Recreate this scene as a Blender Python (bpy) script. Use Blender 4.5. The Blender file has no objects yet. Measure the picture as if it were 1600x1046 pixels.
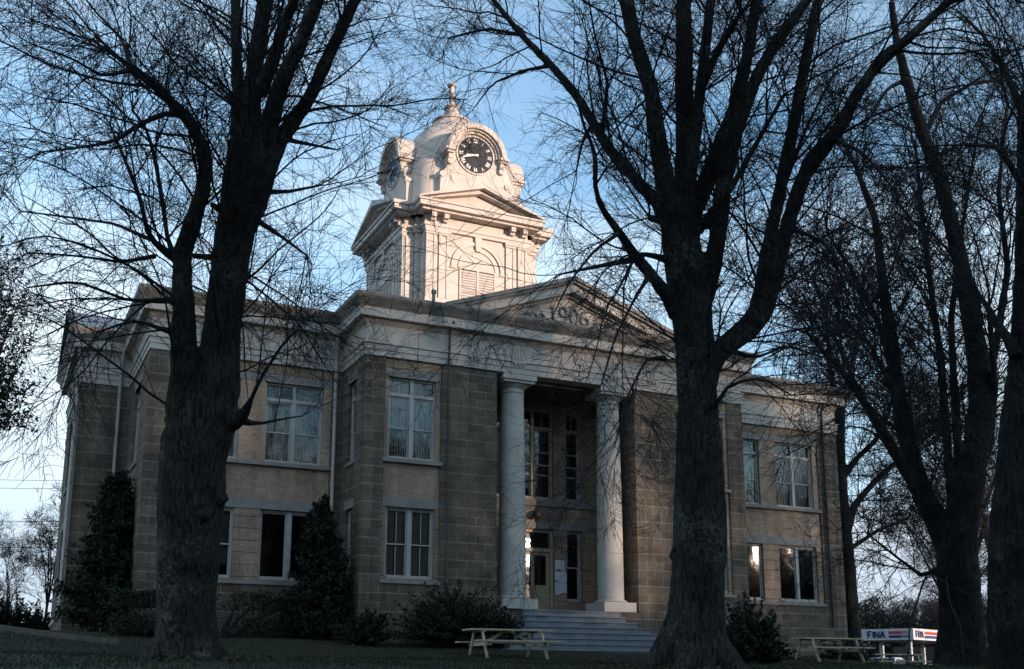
import bpy, math, random
import numpy as np
from mathutils import Vector, Matrix
R_ = math.radians
scene = bpy.context.scene
COL = scene.collection
random.seed(7); rng = np.random.default_rng(7)
# ------------------------------------------------------------------ camera solve (units: metres, eye at the origin)
YAW, PITCH, ROLL, FPX, YP, XP = 0.438864743, 0.202872985, 0.003878318, 1681.245, 713.06, 775.25
def cam_axes():
    cy, sy, cp, sp = math.cos(YAW), math.sin(YAW), math.cos(PITCH), math.sin(PITCH)
    fwd = np.array([sy*cp, cy*cp, sp]); right = np.array([cy, -sy, 0.]); up = np.cross(right, fwd)
    c, s = math.cos(ROLL), math.sin(ROLL)
    return c*right + s*up, -s*right + c*up, fwd
AXR, AXU, AXF = cam_axes()
def at(x, y, z):            # survey helper: photo bearing + a real distance in front of the eye -> a place in the world
    return (AXR*(x-XP)/FPX - AXU*(y-YP)/FPX + AXF)*z
cd = bpy.data.cameras.new('camera'); cam = bpy.data.objects.new('camera', cd); COL.objects.link(cam)
M = Matrix(((AXR[0], AXU[0], -AXF[0]), (AXR[1], AXU[1], -AXF[1]), (AXR[2], AXU[2], -AXF[2]))).to_4x4()
cam.matrix_world = M
cd.sensor_width = 36; cd.lens = FPX/1600*36
cd.shift_x = (800-XP)/1600; cd.shift_y = (YP-523)/1600
cd.clip_start = .05; cd.clip_end = 6000
scene.camera = cam
scene.cycles.caustics_reflective = False
# ------------------------------------------------------------------ helpers
class MB:
    def __init__(s, xf=None): s.v = []; s.f = []; s.m = []; s.xf = xf; s.mi = 0
    def face(s, pts):
        b = len(s.v); s.v += [tuple(p) for p in pts]; s.f.append(tuple(range(b, b+len(pts)))); s.m.append(s.mi)
    def box(s, x0, x1, y0, y1, z0, z1):
        if x1 < x0: x0, x1 = x1, x0
        if y1 < y0: y0, y1 = y1, y0
        if z1 < z0: z0, z1 = z1, z0
        b = len(s.v)
        s.v += [(x0,y0,z0),(x1,y0,z0),(x1,y1,z0),(x0,y1,z0),(x0,y0,z1),(x1,y0,z1),(x1,y1,z1),(x0,y1,z1)]
        for q in ((0,3,2,1),(4,5,6,7),(0,1,5,4),(1,2,6,5),(2,3,7,6),(3,0,4,7)):
            s.f.append(tuple(b+i for i in q)); s.m.append(s.mi)
    def prism(s, poly, y0, y1):      # polygon in (x,z), counter-clockwise seen from -y, extruded y0..y1
        n = len(poly); b = len(s.v)
        s.v += [(p[0], y0, p[1]) for p in poly] + [(p[0], y1, p[1]) for p in poly]
        s.f.append(tuple(b+i for i in range(n))); s.m.append(s.mi)
        s.f.append(tuple(b+n+i for i in reversed(range(n)))); s.m.append(s.mi)
        for i in range(n):
            j = (i+1) % n
            s.f.append((b+j, b+i, b+n+i, b+n+j)); s.m.append(s.mi)
    def bar(s, p, q, w, h):          # rectangular bar between two points
        p = Vector(p); q = Vector(q); d = (q-p).normalized()
        u = d.cross(Vector((0,0,1)));
        if u.length < 1e-3: u = Vector((1,0,0))
        u.normalize(); t = u.cross(d)
        b = len(s.v)
        for e in (p, q):
            for a, c in ((-1,-1),(1,-1),(1,1),(-1,1)):
                s.v.append(tuple(e + u*a*w/2 + t*c*h/2))
        for f in ((3,2,1,0),(4,5,6,7),(0,1,5,4),(1,2,6,5),(2,3,7,6),(3,0,4,7)):
            s.f.append(tuple(b+i for i in f)); s.m.append(s.mi)
    def tube(s, pts, rads, n=10, cap=True):
        pts = [Vector(p) for p in pts]
        if not hasattr(rads, '__len__'): rads = [rads]*len(pts)
        b = len(s.v); ref = None
        for i, p in enumerate(pts):
            d = (pts[min(i+1, len(pts)-1)] - pts[max(i-1, 0)]).normalized()
            if ref is None:
                ref = d.cross(Vector((0.3,1,0.2))).normalized()
            u = (ref - d*ref.dot(d)).normalized(); w = d.cross(u); ref = u
            for k in range(n):
                a = 2*math.pi*k/n
                s.v.append(tuple(p + (u*math.cos(a) + w*math.sin(a))*rads[i]))
        for i in range(len(pts)-1):
            for k in range(n):
                j = (k+1) % n
                s.f.append((b+i*n+k, b+i*n+j, b+(i+1)*n+j, b+(i+1)*n+k)); s.m.append(s.mi)
        if cap:
            s.f.append(tuple(b+k for k in reversed(range(n)))); s.m.append(s.mi)
            e = b+(len(pts)-1)*n
            s.f.append(tuple(e+k for k in range(n))); s.m.append(s.mi)
    def lathe(s, prof, cx, cy, n=32, cap=True):   # prof: (r, z) bottom to top
        b = len(s.v)
        for r, z in prof:
            for k in range(n):
                a = 2*math.pi*k/n
                s.v.append((cx+r*math.cos(a), cy+r*math.sin(a), z))
        for i in range(len(prof)-1):
            for k in range(n):
                j = (k+1) % n
                s.f.append((b+i*n+k, b+i*n+j, b+(i+1)*n+j, b+(i+1)*n+k)); s.m.append(s.mi)
        if cap:
            s.f.append(tuple(b+k for k in reversed(range(n)))); s.m.append(s.mi)
            e = b+(len(prof)-1)*n
            s.f.append(tuple(e+k for k in range(n))); s.m.append(s.mi)
    def build(s, name, mats, parent=None, smooth=False, auto=None):
        v = [s.xf(p) for p in s.v] if s.xf else s.v
        off = wloc(parent)
        me = bpy.data.meshes.new(name)
        me.from_pydata([(p[0]-off[0], p[1]-off[1], p[2]-off[2]) for p in v], [], s.f)
        if not isinstance(mats, (list, tuple)): mats = [mats]
        for m in mats: me.materials.append(m)
        me.polygons.foreach_set('material_index', s.m)
        if smooth or auto: me.polygons.foreach_set('use_smooth', [True]*len(s.f))
        if auto: me.set_sharp_from_angle(angle=R_(auto))
        me.update()
        o = bpy.data.objects.new(name, me); COL.objects.link(o)
        if parent: o.parent = parent
        return o
WL = {}
def wloc(o):
    l = Vector((0,0,0))
    while o is not None:
        l = l + o.location; o = o.parent
    return l
def np_mesh(name, v, f, mats, parent=None, smooth=False, mi=None):
    me = bpy.data.meshes.new(name)
    off = np.array(wloc(parent)); v = v - off
    nf, k = f.shape
    me.vertices.add(len(v)); me.vertices.foreach_set('co', v.astype(np.float32).ravel())
    me.loops.add(nf*k); me.loops.foreach_set('vertex_index', f.astype(np.int32).ravel())
    me.polygons.add(nf); me.polygons.foreach_set('loop_start', np.arange(nf, dtype=np.int32)*k)
    if smooth: me.polygons.foreach_set('use_smooth', np.ones(nf, bool))
    if not isinstance(mats, (list, tuple)): mats = [mats]
    for m in mats: me.materials.append(m)
    if mi is not None: me.polygons.foreach_set('material_index', mi.astype(np.int32))
    me.update(calc_edges=True); me.validate()
    o = bpy.data.objects.new(name, me); COL.objects.link(o)
    if parent: o.parent = parent
    return o
def tag(o, label=None, cat=None, group=None, kind=None):
    if label: o['label'] = label
    if cat: o['category'] = cat
    if group: o['group'] = group
    if kind: o['kind'] = kind
    return o
def empty(name, loc, label, cat, group=None):
    o = bpy.data.objects.new(name, None); COL.objects.link(o); o.location = Vector([float(c) for c in loc])
    o.empty_display_size = .3
    return tag(o, label, cat, group)
def copy_tree(o, parent=None):
    c = o.copy(); COL.objects.link(c)
    if parent: c.parent = parent
    for ch in list(o.children): copy_tree(ch, c)
    return c
def FR(Y0): return lambda p: (p[0], Y0+p[1], p[2])
def LF(X0): return lambda p: (X0+p[1], -p[0], p[2])
def RT(X0): return lambda p: (X0-p[1], p[0], p[2])
def BK(Y0): return lambda p: (-p[0], Y0-p[1], p[2])
# ------------------------------------------------------------------ materials
def new_mat(name):
    m = bpy.data.materials.new(name); m.use_nodes = True
    nt = m.node_tree; b = nt.nodes['Principled BSDF']
    return m, nt, b
def N(nt, t, **kw):
    n = nt.nodes.new(t)
    for k, v in kw.items():
        if k.startswith('i_'): n.inputs[k[2:].replace('_', ' ')].default_value = v
        else: setattr(n, k, v)
    return n
def ramp(nt, a, b, p0=.3, p1=.7):
    r = nt.nodes.new('ShaderNodeValToRGB')
    r.color_ramp.elements[0].position = p0; r.color_ramp.elements[0].color = (*a, 1)
    r.color_ramp.elements[1].position = p1; r.color_ramp.elements[1].color = (*b, 1)
    return r
def mottled(name, a, b, scale=3., rough=.8, bump=.2, bscale=None, spec=.3, stretch=None, dist=.02, p0=.3, p1=.7, metallic=0):
    m, nt, bs = new_mat(name); L = nt.links
    tc = N(nt, 'ShaderNodeTexCoord'); vec = tc.outputs['Object']
    if stretch:
        mp = N(nt, 'ShaderNodeMapping'); mp.inputs['Scale'].default_value = stretch; L.new(vec, mp.inputs[0]); vec = mp.outputs[0]
    n1 = N(nt, 'ShaderNodeTexNoise', i_Scale=scale, i_Detail=6., i_Roughness=.62); L.new(vec, n1.inputs['Vector'])
    r = ramp(nt, a, b, p0, p1); L.new(n1.outputs[0], r.inputs[0]); L.new(r.outputs[0], bs.inputs['Base Color'])
    bs.inputs['Roughness'].default_value = rough; bs.inputs['Specular IOR Level'].default_value = spec
    bs.inputs['Metallic'].default_value = metallic
    if bump:
        n2 = N(nt, 'ShaderNodeTexNoise', i_Scale=bscale or scale*6, i_Detail=5.); L.new(vec, n2.inputs['Vector'])
        bp = N(nt, 'ShaderNodeBump', i_Strength=bump, i_Distance=dist); L.new(n2.outputs[0], bp.inputs['Height']); L.new(bp.outputs[0], bs.inputs['Normal'])
    return m
def wall_coord(nt):
    g = N(nt, 'ShaderNodeNewGeometry'); s = N(nt, 'ShaderNodeSeparateXYZ'); nt.links.new(g.outputs['Position'], s.inputs[0])
    ad = N(nt, 'ShaderNodeMath', operation='ADD'); nt.links.new(s.outputs[0], ad.inputs[0]); nt.links.new(s.outputs[1], ad.inputs[1])
    c = N(nt, 'ShaderNodeCombineXYZ'); nt.links.new(ad.outputs[0], c.inputs[0]); nt.links.new(s.outputs[2], c.inputs[1])
    return g, s, c
def brickmat(name, c1, c2, mortar, bw, rh, ms, bump=.6, dist=.02, var=.5, rock=0., band=None, stain=(.6,1.1), course=False):
    m, nt, bs = new_mat(name); L = nt.links
    g, s, c = wall_coord(nt)
    if course:      # alternating deep and shallow courses
        a1 = N(nt, 'ShaderNodeMath', operation='MULTIPLY'); L.new(s.outputs[2], a1.inputs[0]); a1.inputs[1].default_value = 2*math.pi/(2*rh)
        a2 = N(nt, 'ShaderNodeMath', operation='SINE'); L.new(a1.outputs[0], a2.inputs[0])
        a3 = N(nt, 'ShaderNodeMath', operation='MULTIPLY_ADD'); L.new(a2.outputs[0], a3.inputs[0]); a3.inputs[1].default_value = rh*.13; L.new(s.outputs[2], a3.inputs[2])
        L.new(a3.outputs[0], c.inputs[1])
    br = N(nt, 'ShaderNodeTexBrick'); br.offset = .5; br.offset_frequency = 2; br.squash = 1
    L.new(c.outputs[0], br.inputs['Vector'])
    br.inputs['Color1'].default_value = (*c1, 1); br.inputs['Color2'].default_value = (*c2, 1); br.inputs['Mortar'].default_value = (*mortar, 1)
    br.inputs['Scale'].default_value = 1; br.inputs['Mortar Size'].default_value = ms; br.inputs['Mortar Smooth'].default_value = .2
    br.inputs['Bias'].default_value = 0; br.inputs['Brick Width'].default_value = bw; br.inputs['Row Height'].default_value = rh
    nz = N(nt, 'ShaderNodeTexNoise', i_Scale=.9, i_Detail=5., i_Roughness=.65); L.new(g.outputs['Position'], nz.inputs['Vector'])
    mr = N(nt, 'ShaderNodeMapRange'); mr.inputs['From Min'].default_value = .3; mr.inputs['From Max'].default_value = .7
    mr.inputs['To Min'].default_value = stain[0]; mr.inputs['To Max'].default_value = stain[1]; L.new(nz.outputs[0], mr.inputs[0])
    n3 = N(nt, 'ShaderNodeTexNoise', i_Scale=14., i_Detail=4.); L.new(g.outputs['Position'], n3.inputs['Vector'])
    m3 = N(nt, 'ShaderNodeMapRange'); m3.inputs['From Min'].default_value = .3; m3.inputs['From Max'].default_value = .7
    m3.inputs['To Min'].default_value = .8; m3.inputs['To Max'].default_value = 1.15; L.new(n3.outputs[0], m3.inputs[0])
    mu = N(nt, 'ShaderNodeMath', operation='MULTIPLY'); L.new(mr.outputs[0], mu.inputs[0]); L.new(m3.outputs[0], mu.inputs[1])
    fac = mu.outputs[0]
    ms_ = N(nt, 'ShaderNodeMapping'); ms_.inputs['Scale'].default_value = (2.6, 2.6, .22); L.new(g.outputs['Position'], ms_.inputs[0])
    n5 = N(nt, 'ShaderNodeTexNoise', i_Scale=1., i_Detail=5., i_Roughness=.6); L.new(ms_.outputs[0], n5.inputs['Vector'])
    m8 = N(nt, 'ShaderNodeMapRange'); m8.inputs['From Min'].default_value = .35; m8.inputs['From Max'].default_value = .62; m8.inputs['To Min'].default_value = .70; m8.inputs['To Max'].default_value = 1.06; L.new(n5.outputs[0], m8.inputs[0])
    m9 = N(nt, 'ShaderNodeMath', operation='MULTIPLY'); L.new(m8.outputs[0], m9.inputs[0]); L.new(fac, m9.inputs[1]); fac = m9.outputs[0]
    if band:
        md = N(nt, 'ShaderNodeMath', operation='PINGPONG'); L.new(s.outputs[2], md.inputs[0]); md.inputs[1].default_value = band/2
        lt = N(nt, 'ShaderNodeMath', operation='LESS_THAN'); L.new(md.outputs[0], lt.inputs[0]); lt.inputs[1].default_value = .014
        m4 = N(nt, 'ShaderNodeMapRange'); m4.inputs['To Min'].default_value = 1; m4.inputs['To Max'].default_value = .45; L.new(lt.outputs[0], m4.inputs[0])
        m5 = N(nt, 'ShaderNodeMath', operation='MULTIPLY'); L.new(m4.outputs[0], m5.inputs[0]); L.new(fac, m5.inputs[1]); fac = m5.outputs[0]
    mx = N(nt, 'ShaderNodeVectorMath', operation='SCALE'); L.new(br.outputs['Color'], mx.inputs[0]); L.new(fac, mx.inputs['Scale'])
    L.new(mx.outputs[0], bs.inputs['Base Color'])
    bs.inputs['Roughness'].default_value = .88; bs.inputs['Specular IOR Level'].default_value = .25
    inv = N(nt, 'ShaderNodeMath', operation='SUBTRACT'); inv.inputs[0].default_value = 1; L.new(br.outputs['Fac'], inv.inputs[1])
    hgt = inv.outputs[0]
    if rock:
        n2 = N(nt, 'ShaderNodeTexNoise', i_Scale=7., i_Detail=6., i_Roughness=.6); L.new(g.outputs['Position'], n2.inputs['Vector'])
        ml = N(nt, 'ShaderNodeMath', operation='MULTIPLY'); L.new(n2.outputs[0], ml.inputs[0]); L.new(inv.outputs[0], ml.inputs[1])
        m6 = N(nt, 'ShaderNodeMath', operation='MULTIPLY_ADD'); L.new(ml.outputs[0], m6.inputs[0]); m6.inputs[1].default_value = rock; L.new(inv.outputs[0], m6.inputs[2]); hgt = m6.outputs[0]
    bp = N(nt, 'ShaderNodeBump', i_Strength=bump, i_Distance=dist); L.new(hgt, bp.inputs['Height']); L.new(bp.outputs[0], bs.inputs['Normal'])
    return m
STONE = brickmat('brown_ashlar', (.140,.110,.083), (.215,.170,.130), (.30,.262,.218), .62, .268, .014, bump=.8, dist=.03, rock=1.6, course=True)
BRICK = brickmat('buff_brick', (.43,.30,.215), (.52,.38,.28), (.34,.265,.21), .30, .062, .007, bump=.4, dist=.006)
BRICKB = brickmat('banded_buff_brick', (.43,.30,.215), (.52,.38,.28), (.34,.265,.21), .30, .062, .007, bump=.4, dist=.006, band=.365)
BRICKY = brickmat('yellow_brick', (.36,.26,.165), (.44,.32,.21), (.28,.22,.16), .26, .078, .009, bump=.4, dist=.006)
LIME = mottled('grey_limestone', (.20,.185,.17), (.30,.28,.26), 2.2, .85, .25, 30)
TRIM = mottled('weathered_cream_paint', (.37,.335,.295), (.50,.455,.405), 1.6, .65, .12, 22, p0=.2, p1=.6)
GUT = mottled('grey_painted_metal', (.15,.14,.125), (.235,.22,.20), 1.3, .5, .08, 14)
TOWERP = mottled('cream_tower_paint', (.43,.37,.325), (.52,.45,.40), 1.1, .6, .10, 16, p0=.25, p1=.6)
COLP = mottled('column_paint', (.36,.34,.31), (.50,.475,.44), 1.4, .6, .06, 12)
WOODW = mottled('white_window_paint', (.34,.335,.325), (.46,.45,.43), 4., .5, .05, 30)
WOODC = mottled('cream_door_paint', (.36,.30,.20), (.46,.38,.26), 4., .45, .05, 30)
STEP = mottled('blue_grey_concrete', (.13,.15,.17), (.235,.255,.275), 2.4, .85, .2, 40)
METR = mottled('standing_metal_roof', (.16,.18,.20), (.24,.26,.28), 1.0, .45, .05, 20, metallic=.3)
DARK = mottled('dark_iron', (.02,.02,.02), (.05,.05,.05), 5., .5, .05, 30)
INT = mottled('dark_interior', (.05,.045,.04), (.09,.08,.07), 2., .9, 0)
BLINDM = mottled('blind_cloth', (.52,.50,.46), (.68,.65,.60), 6., .8, .05, 40)
CURT = mottled('curtain_cloth', (.50,.44,.37), (.66,.57,.47), 5., .85, .05, 40)
BLACKD = mottled('black_dial', (.012,.012,.012), (.022,.022,.022), 6., .35, 0)
WHITEN = mottled('white_enamel', (.7,.69,.66), (.82,.8,.77), 6., .45, 0)
PAPER = mottled('paper', (.55,.58,.62), (.72,.74,.78), 8., .8, 0)
TABLEW = mottled('weathered_pine', (.40,.35,.25), (.58,.51,.38), 5., .75, .2, 40, stretch=(1,8,8))
def glass(name, tint=(.02,.025,.03), trans=.6):
    m = bpy.data.materials.new(name); m.use_nodes = True; nt = m.node_tree; L = nt.links
    nt.nodes.remove(nt.nodes['Principled BSDF']); out = nt.nodes['Material Output']
    gl = N(nt, 'ShaderNodeBsdfGlossy'); gl.inputs['Roughness'].default_value = .02; gl.inputs['Color'].default_value = (.95,.95,.95,1)
    tc = N(nt, 'ShaderNodeTexCoord'); nz = N(nt, 'ShaderNodeTexNoise', i_Scale=2.2, i_Detail=2.); L.new(tc.outputs['Object'], nz.inputs['Vector'])
    bp = N(nt, 'ShaderNodeBump', i_Strength=.12, i_Distance=.02); L.new(nz.outputs[0], bp.inputs['Height']); L.new(bp.outputs[0], gl.inputs['Normal'])
    tr = N(nt, 'ShaderNodeBsdfTransparent'); tr.inputs['Color'].default_value = (trans, trans, trans, 1)
    fr = N(nt, 'ShaderNodeFresnel', i_IOR=1.75)
    mx = N(nt, 'ShaderNodeMixShader'); L.new(fr.outputs[0], mx.inputs[0]); L.new(tr.outputs[0], mx.inputs[1]); L.new(gl.outputs[0], mx.inputs[2])
    L.new(mx.outputs[0], out.inputs['Surface'])
    return m
GLASS = glass('window_glass', trans=.75)
def barkmat(name, a, b, sc=1.):
    m, nt, bs = new_mat(name); L = nt.links
    g = N(nt, 'ShaderNodeNewGeometry')
    mp = N(nt, 'ShaderNodeMapping'); mp.inputs['Scale'].default_value = (24*sc, 24*sc, 5.5*sc); L.new(g.outputs['Position'], mp.inputs[0])
    nz = N(nt, 'ShaderNodeTexNoise', i_Scale=1., i_Detail=6., i_Roughness=.6, i_Distortion=.6); L.new(mp.outputs[0], nz.inputs['Vector'])
    r = ramp(nt, a, b, .36, .62); L.new(nz.outputs[0], r.inputs[0])
    n2 = N(nt, 'ShaderNodeTexNoise', i_Scale=2.2, i_Detail=4.); L.new(g.outputs['Position'], n2.inputs['Vector'])
    r2 = ramp(nt, (.7,.7,.7), (1.25,1.3,1.2), .35, .65); L.new(n2.outputs[0], r2.inputs[0])
    mx = N(nt, 'ShaderNodeMix', data_type='RGBA', blend_type='MULTIPLY'); mx.inputs[0].default_value = 1
    L.new(r.outputs[0], mx.inputs[6]); L.new(r2.outputs[0], mx.inputs[7])
    v4 = N(nt, 'ShaderNodeTexNoise', i_Scale=1.1, i_Detail=3.); L.new(g.outputs['Position'], v4.inputs['Vector'])
    v5 = N(nt, 'ShaderNodeTexNoise', i_Scale=16., i_Detail=4., i_Roughness=.7); L.new(g.outputs['Position'], v5.inputs['Vector'])
    v6 = N(nt, 'ShaderNodeMath', operation='MULTIPLY'); L.new(v4.outputs[0], v6.inputs[0]); L.new(v5.outputs[0], v6.inputs[1])
    v7 = ramp(nt, (0,0,0), (1,1,1), .30, .37); L.new(v6.outputs[0], v7.inputs[0])
    mx2 = N(nt, 'ShaderNodeMix', data_type='RGBA'); L.new(v7.outputs[0], mx2.inputs[0]); L.new(mx.outputs[2], mx2.inputs[6]); mx2.inputs[7].default_value = (b[0]*1.9, b[1]*2.05, b[2]*2.0, 1)
    L.new(mx2.outputs[2], bs.inputs['Base Color'])
    bs.inputs['Roughness'].default_value = .95; bs.inputs['Specular IOR Level'].default_value = .15
    bp = N(nt, 'ShaderNodeBump', i_Strength=1., i_Distance=.05); L.new(nz.outputs[0], bp.inputs['Height']); L.new(bp.outputs[0], bs.inputs['Normal'])
    return m
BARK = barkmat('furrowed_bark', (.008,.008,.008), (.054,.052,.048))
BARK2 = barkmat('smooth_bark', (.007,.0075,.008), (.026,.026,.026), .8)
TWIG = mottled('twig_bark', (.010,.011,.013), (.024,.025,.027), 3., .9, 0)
LEAFD = mottled('dark_evergreen', (.006,.010,.006), (.016,.022,.012), 1.5, .7, 0)
LEAFB = mottled('box_leaf', (.006,.010,.006), (.016,.022,.011), 2., .6, 0)
# ------------------------------------------------------------------ world, sun
SUN_EL, SUN_AZ = R_(6.5), R_(33.)      # azimuth measured from -Y (behind the viewer) towards +X
sd = Vector((math.sin(SUN_AZ)*math.cos(SUN_EL), -math.cos(SUN_AZ)*math.cos(SUN_EL), math.sin(SUN_EL)))
w = bpy.data.worlds.new('World'); scene.world = w; w.use_nodes = True
nt = w.node_tree; L = nt.links; bg = nt.nodes['Background']
sky = N(nt, 'ShaderNodeTexSky', sky_type='NISHITA', sun_disc=False, sun_elevation=SUN_EL)
sky.sun_rotation = math.atan2(sd.x, sd.y); sky.air_density = 1.0; sky.dust_density = .3; sky.ozone_density = 4.0; sky.altitude = 200
tc = N(nt, 'ShaderNodeTexCoord'); sp = N(nt, 'ShaderNodeSeparateXYZ'); L.new(tc.outputs['Generated'], sp.inputs[0])
az_ = N(nt, 'ShaderNodeMath', operation='ADD'); L.new(sp.outputs[2], az_.inputs[0]); az_.inputs[1].default_value = .16
dx = N(nt, 'ShaderNodeMath', operation='DIVIDE'); L.new(sp.outputs[0], dx.inputs[0]); L.new(az_.outputs[0], dx.inputs[1])
dy = N(nt, 'ShaderNodeMath', operation='DIVIDE'); L.new(sp.outputs[1], dy.inputs[0]); L.new(az_.outputs[0], dy.inputs[1])
cb = N(nt, 'ShaderNodeCombineXYZ'); L.new(dx.outputs[0], cb.inputs[0]); L.new(dy.outputs[0], cb.inputs[1])
nz = N(nt, 'ShaderNodeTexNoise', i_Scale=.62, i_Detail=5., i_Roughness=.5, i_Distortion=.5); L.new(cb.outputs[0], nz.inputs['Vector'])
cr = ramp(nt, (0,0,0), (1,1,1), .40, .64); L.new(nz.outputs[0], cr.inputs[0])
hz_ = N(nt, 'ShaderNodeMapRange', interpolation_type='SMOOTHSTEP'); L.new(sp.outputs[2], hz_.inputs[0])
hz_.inputs['From Min'].default_value = 0; hz_.inputs['From Max'].default_value = .50; hz_.inputs['To Min'].default_value = .85; hz_.inputs['To Max'].default_value = 0
cf = N(nt, 'ShaderNodeMath', operation='MULTIPLY_ADD', use_clamp=True); L.new(cr.outputs[0], cf.inputs[0]); cf.inputs[1].default_value = .78; L.new(hz_.outputs[0], cf.inputs[2])
cf2 = N(nt, 'ShaderNodeMath', operation='MINIMUM'); L.new(cf.outputs[0], cf2.inputs[0]); cf2.inputs[1].default_value = .92; cf = cf2
mixc = N(nt, 'ShaderNodeMix', data_type='RGBA'); L.new(cf.outputs[0], mixc.inputs[0]); tn = N(nt, 'ShaderNodeMix', data_type='RGBA', blend_type='MULTIPLY'); tn.inputs[0].default_value = 1; L.new(sky.outputs[0], tn.inputs[6]); tn.inputs[7].default_value = (.62,1.12,1.06,1)
L.new(tn.outputs[2], mixc.inputs[6]); 
ce = N(nt, 'ShaderNodeMapRange'); L.new(sp.outputs[2], ce.inputs[0]); ce.inputs['From Min'].default_value = .05; ce.inputs['From Max'].default_value = .26
cc = N(nt, 'ShaderNodeMix', data_type='RGBA'); L.new(ce.outputs[0], cc.inputs[0]); cc.inputs[6].default_value = (1.62,1.75,2.1,1); cc.inputs[7].default_value = (2.7,3.1,3.3,1)
L.new(cc.outputs[2], mixc.inputs[7])
L.new(mixc.outputs[2], bg.inputs['Color']); bg.inputs['Strength'].default_value = .12
sl = bpy.data.lights.new('sun', 'SUN'); so = bpy.data.objects.new('sun', sl); COL.objects.link(so)
sl.energy = 2.0; sl.angle = R_(.8); sl.color = (1., .76, .60)
so.rotation_euler = (-sd).to_track_quat('-Z', 'Y').to_euler(); so.location = sd*100
scene.view_settings.view_transform = 'Standard'; scene.view_settings.look = 'None'; scene.view_settings.gamma = 1
scene.view_settings.exposure = 1.8
# ------------------------------------------------------------------ ground
def lerp_tab(tab, x):
    return np.interp(x, [t[0] for t in tab], [t[1] for t in tab])
PROF = [(-400,-1.7),(-4,-1.65),(2,-1.3),(8,-.45),(13,.07),(16,.19),(20,.30),(25,.45),(28,.76),(30,1.0),(32,1.15),(37,1.25),(60,1.0),(90,-.9),(3000,-.9)]
def ground_z(x, y):
    z = lerp_tab(PROF, y)
    x = np.asarray(x, float); y = np.asarray(y, float)
    drop = np.clip((x-22.)/24., 0, 1)*1.6*np.clip((y-5)/20, 0, 1)
    zr = z - drop
    rise = np.clip((4.-x)/8., 0, 1)*np.clip((y-18)/10., 0, 1)*np.clip((60-y)/20, 0, 1)*.22
    return np.maximum(zr + rise + .035*np.sin(x*.9+1.3)*np.sin(y*.7), -1.7)
def graded(lo, hi, a, b, st):
    mid = np.arange(a, b+st/2, st); out = [lo]; 
    left = []; x = a; s = st
    while x > lo: s *= 1.35; x -= s; left.append(max(x, lo))
    right = []; x = mid[-1]; s = st
    while x < hi: s *= 1.35; x += s; right.append(min(x, hi))
    return np.array(left[::-1] + list(mid) + right)
gx = graded(-2500, 2500, -12, 50, .5); gy = graded(-1500, 3000, -4, 45, .5)
GX, GY = np.meshgrid(gx, gy, indexing='ij'); GZ = ground_z(GX, GY)
v = np.stack([GX.ravel(), GY.ravel(), GZ.ravel()], 1); nx, ny = GX.shape
idx = np.arange(nx*ny).reshape(nx, ny)
f = np.stack([idx[:-1,:-1].ravel(), idx[1:,:-1].ravel(), idx[1:,1:].ravel(), idx[:-1,1:].ravel()], 1)
GRASSG = mottled('winter_lawn', (.009,.013,.006), (.030,.034,.016), 1.4, .95, .5, 30, dist=.04)
tag(np_mesh('lawn_ground', v, f, GRASSG, smooth=True), kind='structure')
# grass blades
n = 90000
gxp = rng.uniform(-9, 40, n); gyp = 12 + 19*rng.random(n)**1.0
keep = ~((gxp > 14.3) & (gxp < 20) & (gyp > 27.3)); gxp, gyp = gxp[keep], gyp[keep]; n = len(gxp)
gzp = ground_z(gxp, gyp) - .005
hh = rng.uniform(.03, .085, n); ang = rng.uniform(0, 6.28, n); wd = rng.uniform(.006, .012, n)
lean = rng.normal(0, .035, (n, 2))
b0 = np.stack([gxp - np.cos(ang)*wd, gyp - np.sin(ang)*wd, gzp], 1); b1 = np.stack([gxp + np.cos(ang)*wd, gyp + np.sin(ang)*wd, gzp], 1)
b2 = np.stack([gxp + lean[:,0], gyp + lean[:,1], gzp + hh], 1)
v = np.stack([b0, b1, b2], 1).reshape(-1, 3); f = np.arange(3*n).reshape(-1, 3)
GBL = mottled('grass_blade', (.014,.021,.008), (.040,.046,.020), .8, .9, 0)
tag(np_mesh('grass', v, f, GBL), 'short dull winter grass over the sloping lawn', 'grass', kind='stuff')
# fallen leaves
n = 700
lx = np.concatenate([rng.uniform(-6, 30, 250), rng.normal(10.2, .9, 250), rng.normal(2.8, .9, 200)])
ly = np.concatenate([rng.uniform(12.5, 29, 250), rng.normal(14.3, .7, 250), rng.normal(16.6, .7, 200)])
lz = ground_z(lx, ly) + rng.uniform(.02, .07, n)
u = rng.normal(0, 1, (n, 3)); u[:,2] *= .35; u /= np.linalg.norm(u, axis=1)[:,None]; t = np.cross(u, rng.normal(0, 1, (n,3))); t /= np.linalg.norm(t, axis=1)[:,None]
s_ = rng.uniform(.025, .05, n)[:,None]; c = np.stack([lx, ly, lz], 1)
v = np.stack([c-u*s_, c+t*s_*.6, c+u*s_, c-t*s_*.6], 1).reshape(-1, 3)
LEAFF = mottled('dead_leaf', (.035,.026,.016), (.09,.066,.042), 9., .9, 0)
tag(np_mesh('fallen_leaves', v, np.arange(4*n).reshape(-1, 4), LEAFF), 'brown fallen leaves scattered on the lawn and round the trunks', 'leaves', kind='stuff')
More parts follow.
